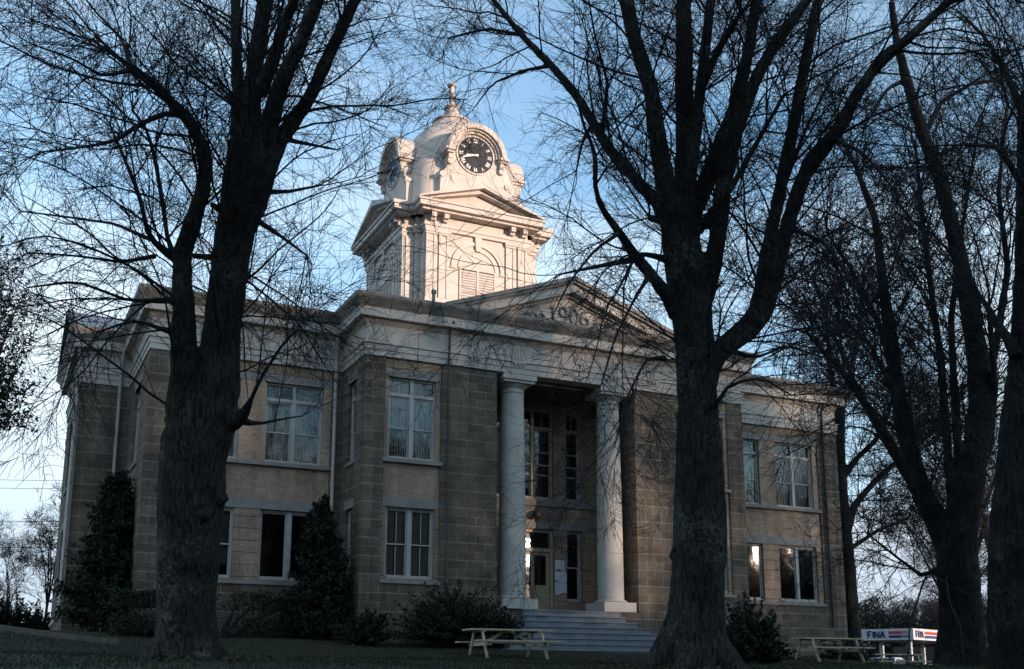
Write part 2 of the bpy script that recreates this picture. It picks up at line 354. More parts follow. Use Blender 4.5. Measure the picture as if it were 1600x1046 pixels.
# ================================================================== COURTHOUSE
CX = 16.72; YF = 30.; YW = 32.25; YP_ = 32.5
ch = empty('courthouse', (CX, YW, 1.1), 'brown stone two storey courthouse with columned portico and cream domed clock tower', 'courthouse')
def holed(mb, x0, x1, z0, z1, holes, d0, depth):   # wall sheet with thickness; holes (x0,x1,z0,z1) get reveals
    xs = sorted({x0, x1, *[h[0] for h in holes], *[h[1] for h in holes]}); zs = sorted({z0, z1, *[h[2] for h in holes], *[h[3] for h in holes]})
    xs = [x for x in xs if x0 <= x <= x1]; zs = [z for z in zs if z0 <= z <= z1]
    for i in range(len(xs)-1):
        for j in range(len(zs)-1):
            cx, cz = (xs[i]+xs[i+1])/2, (zs[j]+zs[j+1])/2
            if any(h[0] < cx < h[1] and h[2] < cz < h[3] for h in holes): continue
            a, b, c, d = xs[i], xs[i+1], zs[j], zs[j+1]
            mb.face([(a,d0,c),(b,d0,c),(b,d0,d),(a,d0,d)])
            mb.face([(a,d0+depth,d),(b,d0+depth,d),(b,d0+depth,c),(a,d0+depth,c)])
    for (a, b, c, d) in holes:
        e = d0+depth
        mb.face([(a,d0,c),(a,d0,d),(a,e,d),(a,e,c)]); mb.face([(b,d0,d),(b,d0,c),(b,e,c),(b,e,d)])
        mb.face([(a,d0,d),(b,d0,d),(b,e,d),(a,e,d)]); mb.face([(b,d0,c),(a,d0,c),(a,e,c),(b,e,c)])
    a, b, c, d, e = x0, x1, z0, z1, d0+depth
    mb.face([(a,d0,d),(a,d0,c),(a,e,c),(a,e,d)]); mb.face([(b,d0,c),(b,d0,d),(b,e,d),(b,e,c)])
ZB = .2; ZT = 9.58          # wall foot (below ground) and underside of the entablature
PZ0, PZ1 = 2.80, 9.55       # brick panel height
TH = .45
pav_holes = [(10.36,12.20,PZ0,PZ1), (21.24,23.08,PZ0,PZ1), (14.10,19.24,2.06,ZT)]
mb = MB(FR(YF)); holed(mb, 9.71, 23.73, ZB, ZT, [h if h[3] != ZT else (h[0],h[1],h[2],ZT-.001) for h in pav_holes], 0, TH)
mb.build('pavilion_wall', STONE, ch)
mb = MB(LF(9.71)); holed(mb, -32.6, -30.45, ZB, ZT-.004, [(-31.55,-30.85,2.85,5.0), (-31.55,-30.85,6.45,9.0)], 0, TH); mb.build('return_wall', STONE, ch)
mb = MB(RT(23.73)); holed(mb, 30.45, 32.6, ZB, ZT-.004, [(30.85,31.55,2.85,5.0), (30.85,31.55,6.45,9.0)], 0, TH); mb.build('return_wall', STONE, ch)
WL0, WL1, WR0, WR1 = 3.75, 9.71, 23.73, 30.15
LPAN = (5.62, 9.36); RPAN = (25.42, 29.14)
mb = MB(FR(YW)); holed(mb, WL0, WL1, ZB, ZT, [(LPAN[0],LPAN[1],PZ0,PZ1)], 0, TH); mb.build('wing_wall', STONE, ch)
mb = MB(FR(YW)); holed(mb, WR0, WR1, ZB, ZT, [(RPAN[0],RPAN[1],PZ0,PZ1)], 0, TH); mb.build('wing_wall', STONE, ch)
# left & right end returns, set-back side pavilions, back
SPL, SPR, SY0, SY1, YB = 2.2, 31.7, 37.2, 43.7, 48.6
for xf, a, b, hl in ((LF(WL0), -SY0-.3, -YW-TH, [(-35.5,-34.0,2.85,5.0), (-35.5,-34.0,6.45,9.0)]), (RT(WR1), YW+TH, SY0+.3, [(34.0,35.5,2.85,5.0), (34.0,35.5,6.45,9.0)])):
    mb = MB(xf); holed(mb, a, b, ZB, ZT-.003, hl, 0, TH); mb.build('end_wall', STONE, ch)
mb = MB(FR(SY0)); holed(mb, SPL, WL0, ZB, ZT, [], 0, TH); mb.build('side_pavilion_wall', STONE, ch)
mb = MB(FR(SY0)); holed(mb, WR1, SPR, ZB, ZT, [], 0, TH); mb.build('side_pavilion_wall', STONE, ch)
for xf, a, b, hl in ((LF(SPL), -SY1, -SY0-TH, [(-41.3,-39.6,2.85,5.0), (-41.3,-39.6,6.45,9.0)]), (RT(SPR), SY0+TH, SY1, [(39.6,41.3,2.85,5.0), (39.6,41.3,6.45,9.0)])):
    mb = MB(xf); holed(mb, a, b, ZB, ZT-.003, hl, 0, TH); mb.build('side_pavilion_wall', STONE, ch)
for bx in ((WL0, WL0+TH, SY1, YB, ZB, ZT), (WR1-TH, WR1, SY1, YB, ZB, ZT), (WL0+TH, WR1-TH, YB-TH, YB, ZB, ZT), (SPL+TH, WL0+TH-.003, SY1-TH, SY1, ZB, ZT-.005), (WR1-TH+.003, SPR-TH, SY1-TH, SY1, ZB, ZT-.005)):
    mb = MB(); mb.box(*bx); mb.build('rear_wall', STONE, ch)
# floors (close the inside)
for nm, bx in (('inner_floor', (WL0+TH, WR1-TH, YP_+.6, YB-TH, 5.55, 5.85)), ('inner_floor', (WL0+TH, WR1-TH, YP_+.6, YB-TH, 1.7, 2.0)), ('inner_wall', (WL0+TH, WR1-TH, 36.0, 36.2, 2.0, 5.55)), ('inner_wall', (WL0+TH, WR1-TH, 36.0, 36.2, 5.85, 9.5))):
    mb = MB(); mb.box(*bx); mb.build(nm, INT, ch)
# string course + plinth band
mb = MB(FR(YF)); mb.box(9.68, 10.36, -.03, .1, 1.0, 1.45); mb.build('base_course', STONE, ch)
# ---- windows
def window(xf, u0, u1, z0, z1, style, wood=WOODW, pair=True, transom=None, blind=None, yaw=0.):
    mb = MB(xf); fw = .055; d0, d1 = .10, .24
    mb.box(u0, u0+fw, d0, d1, z0, z1); mb.box(u1-fw, u1, d0, d1, z0, z1)
    mb.box(u0+fw, u1-fw, d0, d1, z1-fw, z1); mb.box(u0+fw, u1-fw, d0-.06, d1, z0, z0+.06)
    zt = z1-fw
    if transom:
        mb.box(u0+fw, u1-fw, d0-.01, d1, transom, transom+.10)
    uc = (u0+u1)/2; halves = [(u0+fw, u1-fw)]
    if pair:
        mb.box(uc-.065, uc+.065, d0-.015, d1, z0+.06, transom or zt)
        if transom: mb.box(uc-.05, uc+.05, d0-.005, d1, transom+.10, zt)
        halves = [(u0+fw, uc-.065), (uc+.065, u1-fw)]
    wn = mb.build('window', wood, ch)
    zs = transom or zt
    sb = MB(xf); gb = MB(xf); bb = MB(xf)
    for a, b in halves:
        if style == 'fixed':
            s = .045; p, q, dd = z0+.06, zs, .15
            sb.box(a, a+s, dd, dd+.034, p, q); sb.box(b-s, b, dd, dd+.034, p, q); sb.box(a+s, b-s, dd, dd+.034, p, p+s); sb.box(a+s, b-s, dd, dd+.034, q-s, q)
            o_ = (b-a-2*s)/2*(yaw if a == halves[0][0] else 0); gb.face([(a+s,dd+.017-o_,p+s),(b-s,dd+.017+o_,p+s),(b-s,dd+.017+o_,q-s),(a+s,dd+.017-o_,q-s)]); continue
        zm = z0+.06 + (zs-z0-.06)*.48; s = .042
        for (p, q, dd) in ((z0+.06, zm+.02, .17), (zm-.02, zs, .135)):
            sb.box(a, a+s, dd, dd+.034, p, q); sb.box(b-s, b, dd, dd+.034, p, q); sb.box(a+s, b-s, dd, dd+.034, p, p+s); sb.box(a+s, b-s, dd, dd+.034, q-s, q)
            gb.face([(a+s,dd+.017,p+s),(b-s,dd+.017,p+s),(b-s,dd+.017,q-s),(a+s,dd+.017,q-s)])
        if style == 'muntin':
            m_ = (a+b)/2; sb.box(m_-.012, m_+.012, .14, .165, zm+s, zs-s); sb.box(m_-.012, m_+.012, .176, .2, z0+.1, zm-s)
        if style == 'three':
            h3 = (zs-z0-.06)/3
            for k in (1, 2): sb.box(a+s, b-s, .139, .165, z0+.06+h3*k-.02, z0+.06+h3*k+.02)
    if transom:
        for a, b in ([(u0+fw, uc-.05), (uc+.05, u1-fw)] if pair else [(u0+fw, u1-fw)]):
            gb.face([(a,.16,transom+.1),(b,.16,transom+.1),(b,.16,zt),(a,.16,zt)])
            sb.box((a+b)/2-.012, (a+b)/2+.012, .15, .17, transom+.1, zt)
    sb.build('sash', wood, wn); gb.build('pane', GLASS, wn)
    if blind == 'vertical':
        for a, b in halves:
            k = int((b-a)/.075); op = random.choice((0, 0, 0, .25, .4)); sd_ = random.choice((0, 1))
            for i in range(k):
                if (i+.5)/k < op and sd_ == 0 or (i+.5)/k > 1-op and sd_ == 1: continue
                x = a+(i+.5)*(b-a)/k; r = random.uniform(.016, .026)
                zb = z0+.12
                bb.face([(x-.032,.32-r,zb),(x+.032,.32+r,zb),(x+.032,.32+r,zs-.02),(x-.032,.32-r,zs-.02)])
            bb.box(a, b, .29, .35, zs-.02, zs+.03)
        bb.build('blind', BLINDM, wn)
    elif blind == 'horizontal':
        for a, b in halves:
            z = z0+.45
            while z < zs-.02:
                bb.face([(a+.01,.29,z),(b-.01,.29,z),(b-.01,.325,z+.022),(a+.01,.325,z+.022)]); z += .032
            bb.box(a, b, .28, .33, zs-.03, zs+.02)
        bb.build('blind', BLINDM, wn)
    elif blind == 'curtain':
        for i, (a, b) in enumerate(halves):
            n = 40; p = []
            for k in range(n+1):
                x = a+(b-a)*k/n; p.append((x, .25+.012*math.sin(k*1.15+i)+.008*math.sin(k*2.7)))
            for k in range(n):
                gap = (i == 0 and 17 < k < 19)
                if gap: continue
                bb.face([(p[k][0],p[k][1],z0+.08),(p[k+1][0],p[k+1][1],z0+.08),(p[k+1][0],p[k+1][1],zs),(p[k][0],p[k][1],zs)])
        bb.build('curtain', CURT, wn)
    elif blind == 'shade':
        for a, b in halves:
            bb.face([(a,.31,z0+.1),(b,.31,z0+.1),(b,.31,zs),(a,.31,zs)])
        bb.build('curtain', CURT, wn)
    return wn
def panel(xf, u0, u1, wins, low='banded'):
    """brick infill panel with two storeys of windows, lintels, sills; wins: list of (a,b)"""
    dp = .07
    lo = [(a,b,2.86,4.97) for a, b in wins]; up = [(a,b,6.46,8.98) for a, b in wins]
    mb = MB(xf); holed(mb, u0, u1, PZ0, 4.99, [(a,b,c,4.985) for a,b,c,d in lo], dp, .3); mb.build('brick_panel', BRICKB, ch)
    mb = MB(xf); holed(mb, u0, u1, 5.29, 6.33, [], dp, .3); mb.build('brick_panel', BRICK, ch)
    mb = MB(xf); holed(mb, u0, u1, 6.45, 9.0, [(a,b,6.455,8.995) for a,b,c,d in up], dp, .3); mb.build('brick_panel', BRICK, ch)
    mb = MB(xf); mb.box(u0+.003, u1-.003, dp-.035, dp+.3, 9.27, PZ1-.003); mb.build('brick_soldier_band', BRICKY, ch)
    for z0, z1, pr in ((4.99, 5.29, .02), (9.0, 9.27, .02)):
        mb = MB(xf); mb.box(u0+.003, u1-.003, dp-pr, dp+.3, z0, z1); mb.build('lintel', LIME, ch)
    mb = MB(xf); mb.box(u0-.04, u1+.04, -.06, dp+.3, 6.33, 6.45); mb.build('sill', LIME, ch)
    mb = MB(xf); mb.box(u0-.03, u1+.03, -.05, dp+.3, PZ0-.10, PZ0+.002); mb.build('sill', LIME, ch)
pf = FR(YF); wf = FR(YW)
def off(xf, d): return lambda p: xf((p[0], p[1]+d, p[2]))
panel(pf, 10.36, 12.20, [(10.50,12.05)]); panel(pf, 21.24, 23.08, [(21.39,22.94)])
for a, b in ((10.50,12.05), (21.39,22.94)):
    window(off(pf,.07), a, b, 2.865, 4.98, 'muntin', blind='curtain'); window(off(pf,.07), a, b, 6.46, 8.99, '', transom=8.42, blind='vertical')
panel(wf, *LPAN, [(5.75,6.49), (7.27,9.10)])
window(off(wf,.07), 5.75, 6.49, 2.865, 4.98, '', pair=False, blind='horizontal'); window(off(wf,.07), 7.27, 9.10, 2.865, 4.98, 'fixed')
window(off(wf,.07), 5.75, 6.49, 6.46, 8.99, '', pair=False, transom=8.42, blind='vertical'); window(off(wf,.07), 7.27, 9.10, 6.46, 8.99, '', transom=8.42, blind='vertical')
panel(wf, *RPAN, [(25.56,26.30), (27.06,28.90)])
window(off(wf,.07), 25.56, 26.30, 2.865, 4.98, 'fixed', pair=False, yaw=-.0555); window(off(wf,.07), 27.06, 28.90, 2.865, 4.98, 'fixed', yaw=-.0728)
window(off(wf,.07), 25.56, 26.30, 6.46, 8.99, '', pair=False, transom=8.42, blind='shade'); window(off(wf,.07), 27.06, 28.90, 6.46, 8.99, '', transom=8.42, blind='vertical')
for xf, a, b, pr in ((LF(9.71),-31.55,-30.85,False), (RT(23.73),30.85,31.55,False), (LF(WL0),-35.5,-34.0,True), (RT(WR1),34.0,35.5,True), (LF(SPL),-41.3,-39.6,True), (RT(SPR),39.6,41.3,True)):
    window(xf, a, b, 2.85, 5.0, '', pair=pr); window(xf, a, b, 6.45, 9.0, '', pair=pr, transom=8.42, blind='vertical')
    for z in (2.75, 6.35): mb = MB(xf); mb.box(a-.08, b+.08, -.05, .2, z, z+.1); mb.build('sill', LIME, ch)
    for z in (5.0, 9.0): mb = MB(xf); mb.box(a-.12, b+.12, -.015, .1, z, z+.28); mb.build('lintel', LIME, ch)
# ---- entablature swept round the whole plan
PLAN = [(9.71,YW),(9.71,YF),(23.73,YF),(23.73,YW),(WR1,YW),(WR1,SY0),(SPR,SY0),(SPR,SY1),(WR1,SY1),(WR1,YB),(WL0,YB),(WL0,SY1),(SPL,SY1),(SPL,SY0),(WL0,SY0),(WL0,YW)]
def sweep(plan, prof, closed=True):
    n = len(plan); m = len(prof); V = []; F = []
    for i, p in enumerate(plan):
        a = np.array(plan[i-1]); b = np.array(p); c = np.array(plan[(i+1) % n])
        d1 = (b-a)/np.linalg.norm(b-a); d2 = (c-b)/np.linalg.norm(c-b)
        n1 = np.array([d1[1], -d1[0]]); n2 = np.array([d2[1], -d2[0]])
        if not closed and i == 0: nn = n2
        elif not closed and i == n-1: nn = n1
        else: nn = (n1+n2)/(1+n1.dot(n2))
        for o, z in prof: V.append((b[0]+nn[0]*o, b[1]+nn[1]*o, z))
    for i in range(n if closed else n-1):
        j = (i+1) % n
        for k in range(m-1): F.append((i*m+k, j*m+k, j*m+k+1, i*m+k+1))
    if not closed: F.append(tuple(range(m))[::-1]); F.append(tuple((n-1)*m+k for k in range(m)))
    return V, F
def swept(name, plan, prof, mat, closed=True, parent=None, auto=40):
    V, F = sweep(plan, prof, closed); mb = MB(); mb.v = V; mb.f = F; mb.m = [0]*len(F)
    return mb.build(name, mat, parent or ch, auto=auto)
# plan runs counter-clockwise seen from above? outward normal must point away from the building
ENT = [(-.45,9.58),(.035,9.58),(.035,9.76),(.06,9.765),(.06,9.93),(.10,9.95),(.10,9.985),(.0,9.99),(.0,10.56),(.05,10.60),(.10,10.68),(.12,10.72)]
swept('entablature', PLAN, ENT + [(-.45,10.72)], TRIM)
swept('cornice', PLAN, [(-.45,10.724),(.30,10.724),(.30,11.00),(.34,11.03),(-.45,11.03)], TRIM)
cy = [(-.40,11.034),(.335,11.034),(.36,11.06),(.385,11.13),(.43,11.20),(.49,11.27),(.51,11.33),(.51,11.39),(.46,11.40),(.44,11.36),(-.40,11.36)]
swept('gutter', PLAN, cy, GUT)
# ---- portico entablature: a slight break forward with triglyphs
X0, X1 = 12.46, 20.98; d = .035
PPL = [(X0, YF+.1), (X0, YF), (X1, YF), (X1, YF+.1)]
mb = MB(); 
V, F = sweep(PPL, [(o+d, z) for o, z in ENT if o > -.4 ] + [(.0,10.72),(.0,9.58)], False); mb.v = V; mb.f = F; mb.m = [0]*len(F)
mb.build('portico_entablature', TRIM, ch, auto=40)
V, F = sweep(PPL, [(.0,10.722),(.345,10.722),(.345,11.00),(.375,11.03),(.0,11.032)], False); mb = MB(); mb.v = V; mb.f = F; mb.m = [0]*len(F); mb.build('portico_cornice', TRIM, ch)
V, F = sweep(PPL, [(.0,11.036)] + [(o+.04, z+.005) for o, z in cy[1:-1]] + [(.0,11.365)], False); mb = MB(); mb.v = V; mb.f = F; mb.m = [0]*len(F); mb.build('portico_gutter', GUT, ch, auto=40)
for tx in (13.30, 14.85, 18.42, 19.95):
    mb = MB(FR(YF))
    mb.box(tx-.20, tx+.20, -.075, -.03, 9.99, 10.55); mb.box(tx-.25, tx+.25, -.10, -.03, 10.55, 10.64)
    for k in (-1, 0, 1): mb.box(tx+k*.10-.028, tx+k*.10+.028, -.105, -.074, 10.04, 10.45)
    mb.box(tx-.24, tx+.24, -.15, -.10, 9.90, 9.952)
    for k in (-1, 0, 1): mb.box(tx+k*.14-.03, tx+k*.14+.03, -.145, -.10, 9.82, 9.90)
    mb.build('triglyph', TRIM, ch)
def framepan(a, b, z0, z1):
    mb = MB(FR(YF)); t = .03
    mb.box(a, b, -.062, -.03, z1-t, z1); mb.box(a, b, -.062, -.03, z0, z0+t); mb.box(a, a+t, -.062, -.03, z0+t, z1-t); mb.box(b-t, b, -.062, -.03, z0+t, z1-t)
    mb.build('frieze_panel', TRIM, ch)
framepan(13.72, 14.42, 10.17, 10.38); framepan(15.35, 16.35, 10.17, 10.38); framepan(16.95, 17.95, 10.17, 10.38); framepan(18.85, 19.5, 10.17, 10.38)
# ---- pediment
AP = 13.05; HX = (X1-X0)/2+.37; ZE = 11.41
def rake(mb, cx, hx, z0, za, t, y0, y1):   # inverted-V band of vertical thickness t
    mb.prism([(cx-hx, z0-t), (cx, za-t), (cx, za), (cx-hx, z0)], y0, y1)
    mb.prism([(cx, za-t), (cx+hx, z0-t), (cx+hx, z0), (cx, za)], y0, y1)
sl_ = (AP-ZE)/HX
def band(y0, y1, lo, hi, mat, nm):      # raking band between vertical offsets below the top line, kept above the horizontal cornice
    mb = MB(FR(0)); hx = HX
    for sg in (-1, 1):
        # clip each band at the cornice top (ZC): solve x where the line reaches it
        ZC = 11.37
        xt = min(hx, (AP+hi-ZC)/sl_); xb = min(hx, (AP+lo-ZC)/sl_)
        poly = [(CX, AP+lo), (CX, AP+hi), (CX+sg*xt, AP+hi-sl_*xt), (CX+sg*xb, AP+lo-sl_*xb)]
        if sg < 0: poly = poly[::-1]
        mb.prism(poly[::-1], y0, y1)
    return mb.build(nm, mat, ch)
band(YF-.53, YF+7., -.10, .03, GUT, 'raking_cornice')
band(YF-.47, YF+7., -.20, -.10, GUT, 'raking_cornice')
band(YF-.37, YF+7., -.50, -.20, TRIM, 'raking_cornice')
band(YF-.16, YF+.4, -.60, -.50, TRIM, 'raking_cornice')
mb = MB(); zt = AP-.55; xb = (zt-11.36)/sl_
mb.prism([(CX-xb,11.36),(CX+xb,11.36),(CX,zt)], YF-.04, YF+.3); mb.build('tympanum', TRIM, ch)
mb = MB(); zi = zt-.16; xi = (zi-11.44)/sl_
for sg in (-1, 1):
    mb.bar((CX, YF-.05, zi), (CX+sg*xi, YF-.05, 11.46), .05, .045)
mb.bar((CX-xi, YF-.05, 11.46), (CX+xi, YF-.05, 11.46), .05, .045); mb.build('tympanum_moulding', TRIM, ch)
# raised date 1906 and scrolls
def arc(c, rx, rz, a0, a1, n=16): return [(c[0]+rx*math.cos(R_(a0+(a1-a0)*i/n)), YF-.075, c[1]+rz*math.sin(R_(a0+(a1-a0)*i/n))) for i in range(n+1)]
mb = MB(); zc = 11.80; r = .042
bx = CX-.60
mb.tube([(bx,YF-.075,zc-.26),(bx,YF-.075,zc+.27)], r, 8); mb.tube([(bx,YF-.075,zc+.27),(bx-.10,YF-.075,zc+.17)], r*.9, 8); mb.tube([(bx-.1,YF-.075,zc-.26),(bx+.1,YF-.075,zc-.26)], r*.8, 8)
def nine(bx, flip):
    s = -1 if flip else 1
    mb.tube(arc((bx, zc+s*.11), .135, .15, 0, 360, 24), r, 8, cap=False)
    mb.tube([(bx+s*.135,YF-.075,zc+s*.11),(bx+s*.13,YF-.075,zc-s*.06),(bx+s*.07,YF-.075,zc-s*.2),(bx-s*.09,YF-.075,zc-s*.25)], r, 8)
nine(bx+.38, False)
mb.tube(arc((bx+.79, zc), .14, .26, 0, 360, 28), r, 8, cap=False)
nine(bx+1.19, True)
mb.build('date_lettering', LIME, ch, smooth=True)
for sg in (-1, 1):
    mb = MB()
    c0 = CX+sg*1.05 + (.02)
    for k in range(3):
        pts = [(c0+sg*(k*.28 + .16*math.cos(a)*(1-a/9)), YF-.07, 11.62-.02*k+.13*math.sin(a)*(1-a/9)) for a in np.linspace(0, 7, 22)]
        mb.tube(pts, .028-.005*k, 6)
    mb.tube([(c0+sg*.3,YF-.07,11.75),(c0+sg*.75,YF-.07,11.62),(c0+sg*1.25,YF-.07,11.52)], [.05,.035,.01], 6)
    mb.build('scroll_ornament', LIME, ch, smooth=True)
# ---- roofs
mb = MB(); ze = 11.33
def roofpoly(pts): mb.face(pts)
i_ = .0
A = [(WL0-.4,YW-.4),(WR1+.4,YW-.4),(WR1+.4,YB+.4),(WL0-.4,YB+.4)]
B = [(WL0+6,YW+5.5),(WR1-6,YW+5.5),(WR1-6,YB-5.5),(WL0+6,YB-5.5)]
zr = 12.7
for i in range(4):
    j = (i+1) % 4
    mb.face([(*A[i],ze),(*A[j],ze),(*B[j],zr),(*B[i],zr)])
mb.face([(*p,zr) for p in B])
mb.face([(9.3,YF-.4,ze+.005),(24.14,YF-.4,ze+.005),(22,YW+4,zr-.2),(11.5,YW+4,zr-.2)])
mb.face([(9.3,YF-.4,ze+.005),(11.5,YW+4,zr-.2),(9.3,YW,ze+.005)]); mb.face([(24.14,YF-.4,ze+.005),(24.14,YW,ze+.005),(22,YW+4,zr-.2)])
mb.face([(CX,YF+.1,AP-.1),(CX-HX,YF+.1,AP-.1-sl_*HX),(CX-HX,YF+8,AP-.1-sl_*HX),(CX,YF+8,AP-.1)]); mb.face([(CX,YF+8,AP-.1),(CX+HX,YF+8,AP-.1-sl_*HX),(CX+HX,YF+.1,AP-.1-sl_*HX),(CX,YF+.1,AP-.1)])
yc = (SY0+SY1)/2
for sg, xe in ((-1, SPL-.47), (1, SPR+.47)):
    xi = xe-sg*7
    mb.face([(xe,SY0-.46,11.385),(xi,SY0-.46,11.385),(xi,yc,13.0),(xe,yc,13.0)]); mb.face([(xe,yc,13.0),(xi,yc,13.0),(xi,SY1+.46,11.385),(xe,SY1+.46,11.385)])
mb.build('roof', METR, ch)
for sg, xe in ((-1, SPL), (1, SPR)):      # side gables
    mb = MB()
    for a, b, t in ((.52,.0,.13), (.36,.0,.42)):
        xa, xb_ = xe+sg*a, xe+sg*.25
        for s2 in (-1, 1):
            y0 = yc; y1 = yc+s2*(3.25+.48)
            P = [(y0, 13.03), (y1, 11.40), (y1, 11.40-t*.9), (y0, 13.03-t)]
            fr = [(xa, p[0], p[1]) for p in P]; bk = [(xb_, p[0], p[1]) for p in P]
            mb.face(fr); mb.face(bk[::-1])
            for i in range(4):
                j = (i+1) % 4; mb.face([fr[j], fr[i], bk[i], bk[j]])
    mb.build('side_pediment_cornice', METR, ch)
for sg, xe in ((-1, SPL), (1, SPR)):
    mb = MB(); mb.face([(xe+sg*.0,yc-3.5,11.36),(xe,yc+3.5,11.36),(xe,yc,12.9)])
    mb.build('side_tympanum', TRIM, ch)
# vent pipe
mb = MB(); mb.tube([(12.28,31.0,11.3),(12.28,31.0,12.28)], .055, 12); mb.tube([(12.28,31.0,12.25),(12.28,31.0,12.36)], .085, 12); mb.build('vent_pipe', GUT, ch, auto=40)
# ---- portico inside
mb = MB(); mb.box(14.10, 19.24, YF+.02, YP_+.02, 1.6, 2.08); mb.build('porch_floor', STEP, ch)
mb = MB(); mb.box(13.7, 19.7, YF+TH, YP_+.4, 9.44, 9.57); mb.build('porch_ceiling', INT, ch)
for a, b in ((13.65, 14.10), (19.24, 19.69)): mb = MB(); mb.box(a, b, YF+TH, YP_+.4, 1.6, 9.44); mb.build('porch_side_wall', STONE, ch)
pb = FR(YP_)
hw = [(15.94,17.46,2.08,4.98),(17.96,18.56,2.55,4.98),(14.86,15.46,2.55,4.98)]
mb = MB(pb); holed(mb, 14.10, 19.24, 2.08, 5.0, [(a,b,max(c,2.081),d) for a,b,c,d in hw], 0, .35); mb.build('porch_brick_wall', BRICKB, ch)
mb = MB(pb); mb.box(14.10, 19.24, -.03, .35, 5.0, 5.22); mb.build('lintel', LIME, ch)
mb = MB(pb); mb.box(14.10, 19.24, 0, .35, 5.22, 5.78); mb.build('porch_brick_wall', BRICK, ch)
mb = MB(pb); mb.box(14.10, 19.24, -.05, .35, 5.78, 6.02); mb.build('sill', LIME, ch)
hu = [(15.94,17.46,6.03,9.2),(17.96,18.56,6.03,9.2),(14.86,15.46,6.03,9.2)]
mb = MB(pb); holed(mb, 14.10, 19.24, 6.02, 9.44, hu, 0, .35); mb.build('porch_brick_wall', BRICK, ch)
for i, (a, b, c, e) in enumerate(hu): window(pb, a, b, 6.035, 9.2, 'three', wood=WOODC if i == 0 else WOODW, pair=(i == 0), transom=8.5)
for a, b, c, e in hw[1:]: window(pb, a, b, 2.555, 4.98, '', pair=False)
# doorway
mb = MB(pb); mb.box(15.94, 16.06, .08, .25, 2.08, 4.98); mb.box(17.34, 17.46, .08, .25, 2.08, 4.98); mb.box(16.06, 17.34, .08, .25, 4.88, 4.98); mb.box(16.06, 17.34, .07, .25, 4.22, 4.34)
dr = mb.build('doorway', WOODC, ch)
mb = MB(pb); mb.face([(16.06,.16-.034,4.34),(17.34,.16+.034,4.34),(17.34,.16+.034,4.88),(16.06,.16-.034,4.88)]); mb.build('pane', GLASS, dr)
for a, b, hx in ((16.065, 16.695, 16.62), (16.705, 17.335, 16.78)):
    mb = MB(pb); s = .11
    sa, sb_ = (s, .055) if a < 16.5 else (.055, s); A0, B0 = a+sa, b-sb_
    mb.box(a, A0, .14, .19, 2.09, 4.21); mb.box(B0, b, .14, .19, 2.09, 4.21); mb.box(A0, B0, .14, .19, 4.10, 4.21); mb.box(A0, B0, .14, .19, 2.95, 3.08); mb.box(A0, B0, .14, .19, 2.09, 2.30); mb.box(A0, B0, .155, .18, 2.30, 2.95)
    dd = mb.build('door', WOODC, ch)
    mb = MB(pb); mb.face([(A0,.165-.012,3.08),(B0,.165+.012,3.08),(B0,.165+.012,4.10),(A0,.165-.012,4.10)]); mb.build('pane', GLASS, dd)
    mb = MB(pb); mb.tube([(hx,.08,2.9),(hx,.08,3.15)], .014, 8); mb.box(hx-.01, hx+.01, .08, .14, 2.92, 2.95); mb.box(hx-.01, hx+.01, .08, .14, 3.10, 3.13); mb.build('handle', DARK, dd)
mb = MB(); mb.lathe([(.02,5.32),(.12,5.36),(.15,5.46),(.12,5.56),(.05,5.60),(.05,5.62)], 16.7, YP_-.22, 16); mb.box(16.67, 16.73, YP_-.20, YP_, 5.57, 5.62); mb.build('porch_light', DARK, ch, auto=50)
# notices
for i, (x0, x1, z0, z1, lb) in enumerate(((17.50,17.86,3.60,3.95,'white paper notice with torn lower edge, topmost of three beside the courthouse door'), (17.48,17.93,3.22,3.56,'white paper notice curling at its left edge, middle of three beside the courthouse door'), (17.48,17.93,2.80,3.20,'white paper notice with sagging lower edge, lowest of three beside the courthouse door'))):
    mb = MB(); n = 8
    for k in range(n):
        for j in range(4):
            P = []
            for (kk, jj) in ((k,j),(k+1,j),(k+1,j+1),(k,j+1)):
                u_ = kk/n; v_ = jj/4
                P.append((x0+(x1-x0)*u_, YP_-.012-.03*abs(math.sin(u_*3+i))*(1-v_), z0+(z1-z0)*v_ + (1-v_)*.05*math.sin(u_*5+i*2)))
            mb.face(P)
    o = mb.build('paper_notice', PAPER, None); tag(o, lb, 'notice', 'paper notices beside the door')
# ---- columns
for cx_ in (14.90, 18.50):
    mb = MB(); z0, z1 = 2.50, 9.02; pr = []
    for k in range(13):
        t = k/12; pr.append((.435-.065*t**1.8, z0+(z1-z0)*t))
    mb.lathe([(.44,2.39),(.52,2.40),(.545,2.43),(.52,2.465),(.465,2.475),(.46,2.50)] + pr + [(.40,9.03),(.40,9.06),(.37,9.07),(.37,9.16),(.42,9.20),(.48,9.27),(.50,9.31)], cx_, 30.52, 40)
    co = mb.build('column', COLP, ch, auto=35)
    mb = MB(); mb.box(cx_-.60, cx_+.60, 29.92, 31.12, 2.084, 2.39); mb.build('plinth', COLP, co)
    mb = MB(); mb.box(cx_-.60, cx_+.60, 29.92, 31.12, 9.40, 9.56); mb.box(cx_-.55, cx_+.55, 29.97, 31.07, 9.31, 9.40); mb.build('capital', TRIM, co)
mb = MB(); mb.box(14.12, 19.22, YF+.005, YF+1.2, 9.575, 9.62); mb.build('soffit', TRIM, ch)
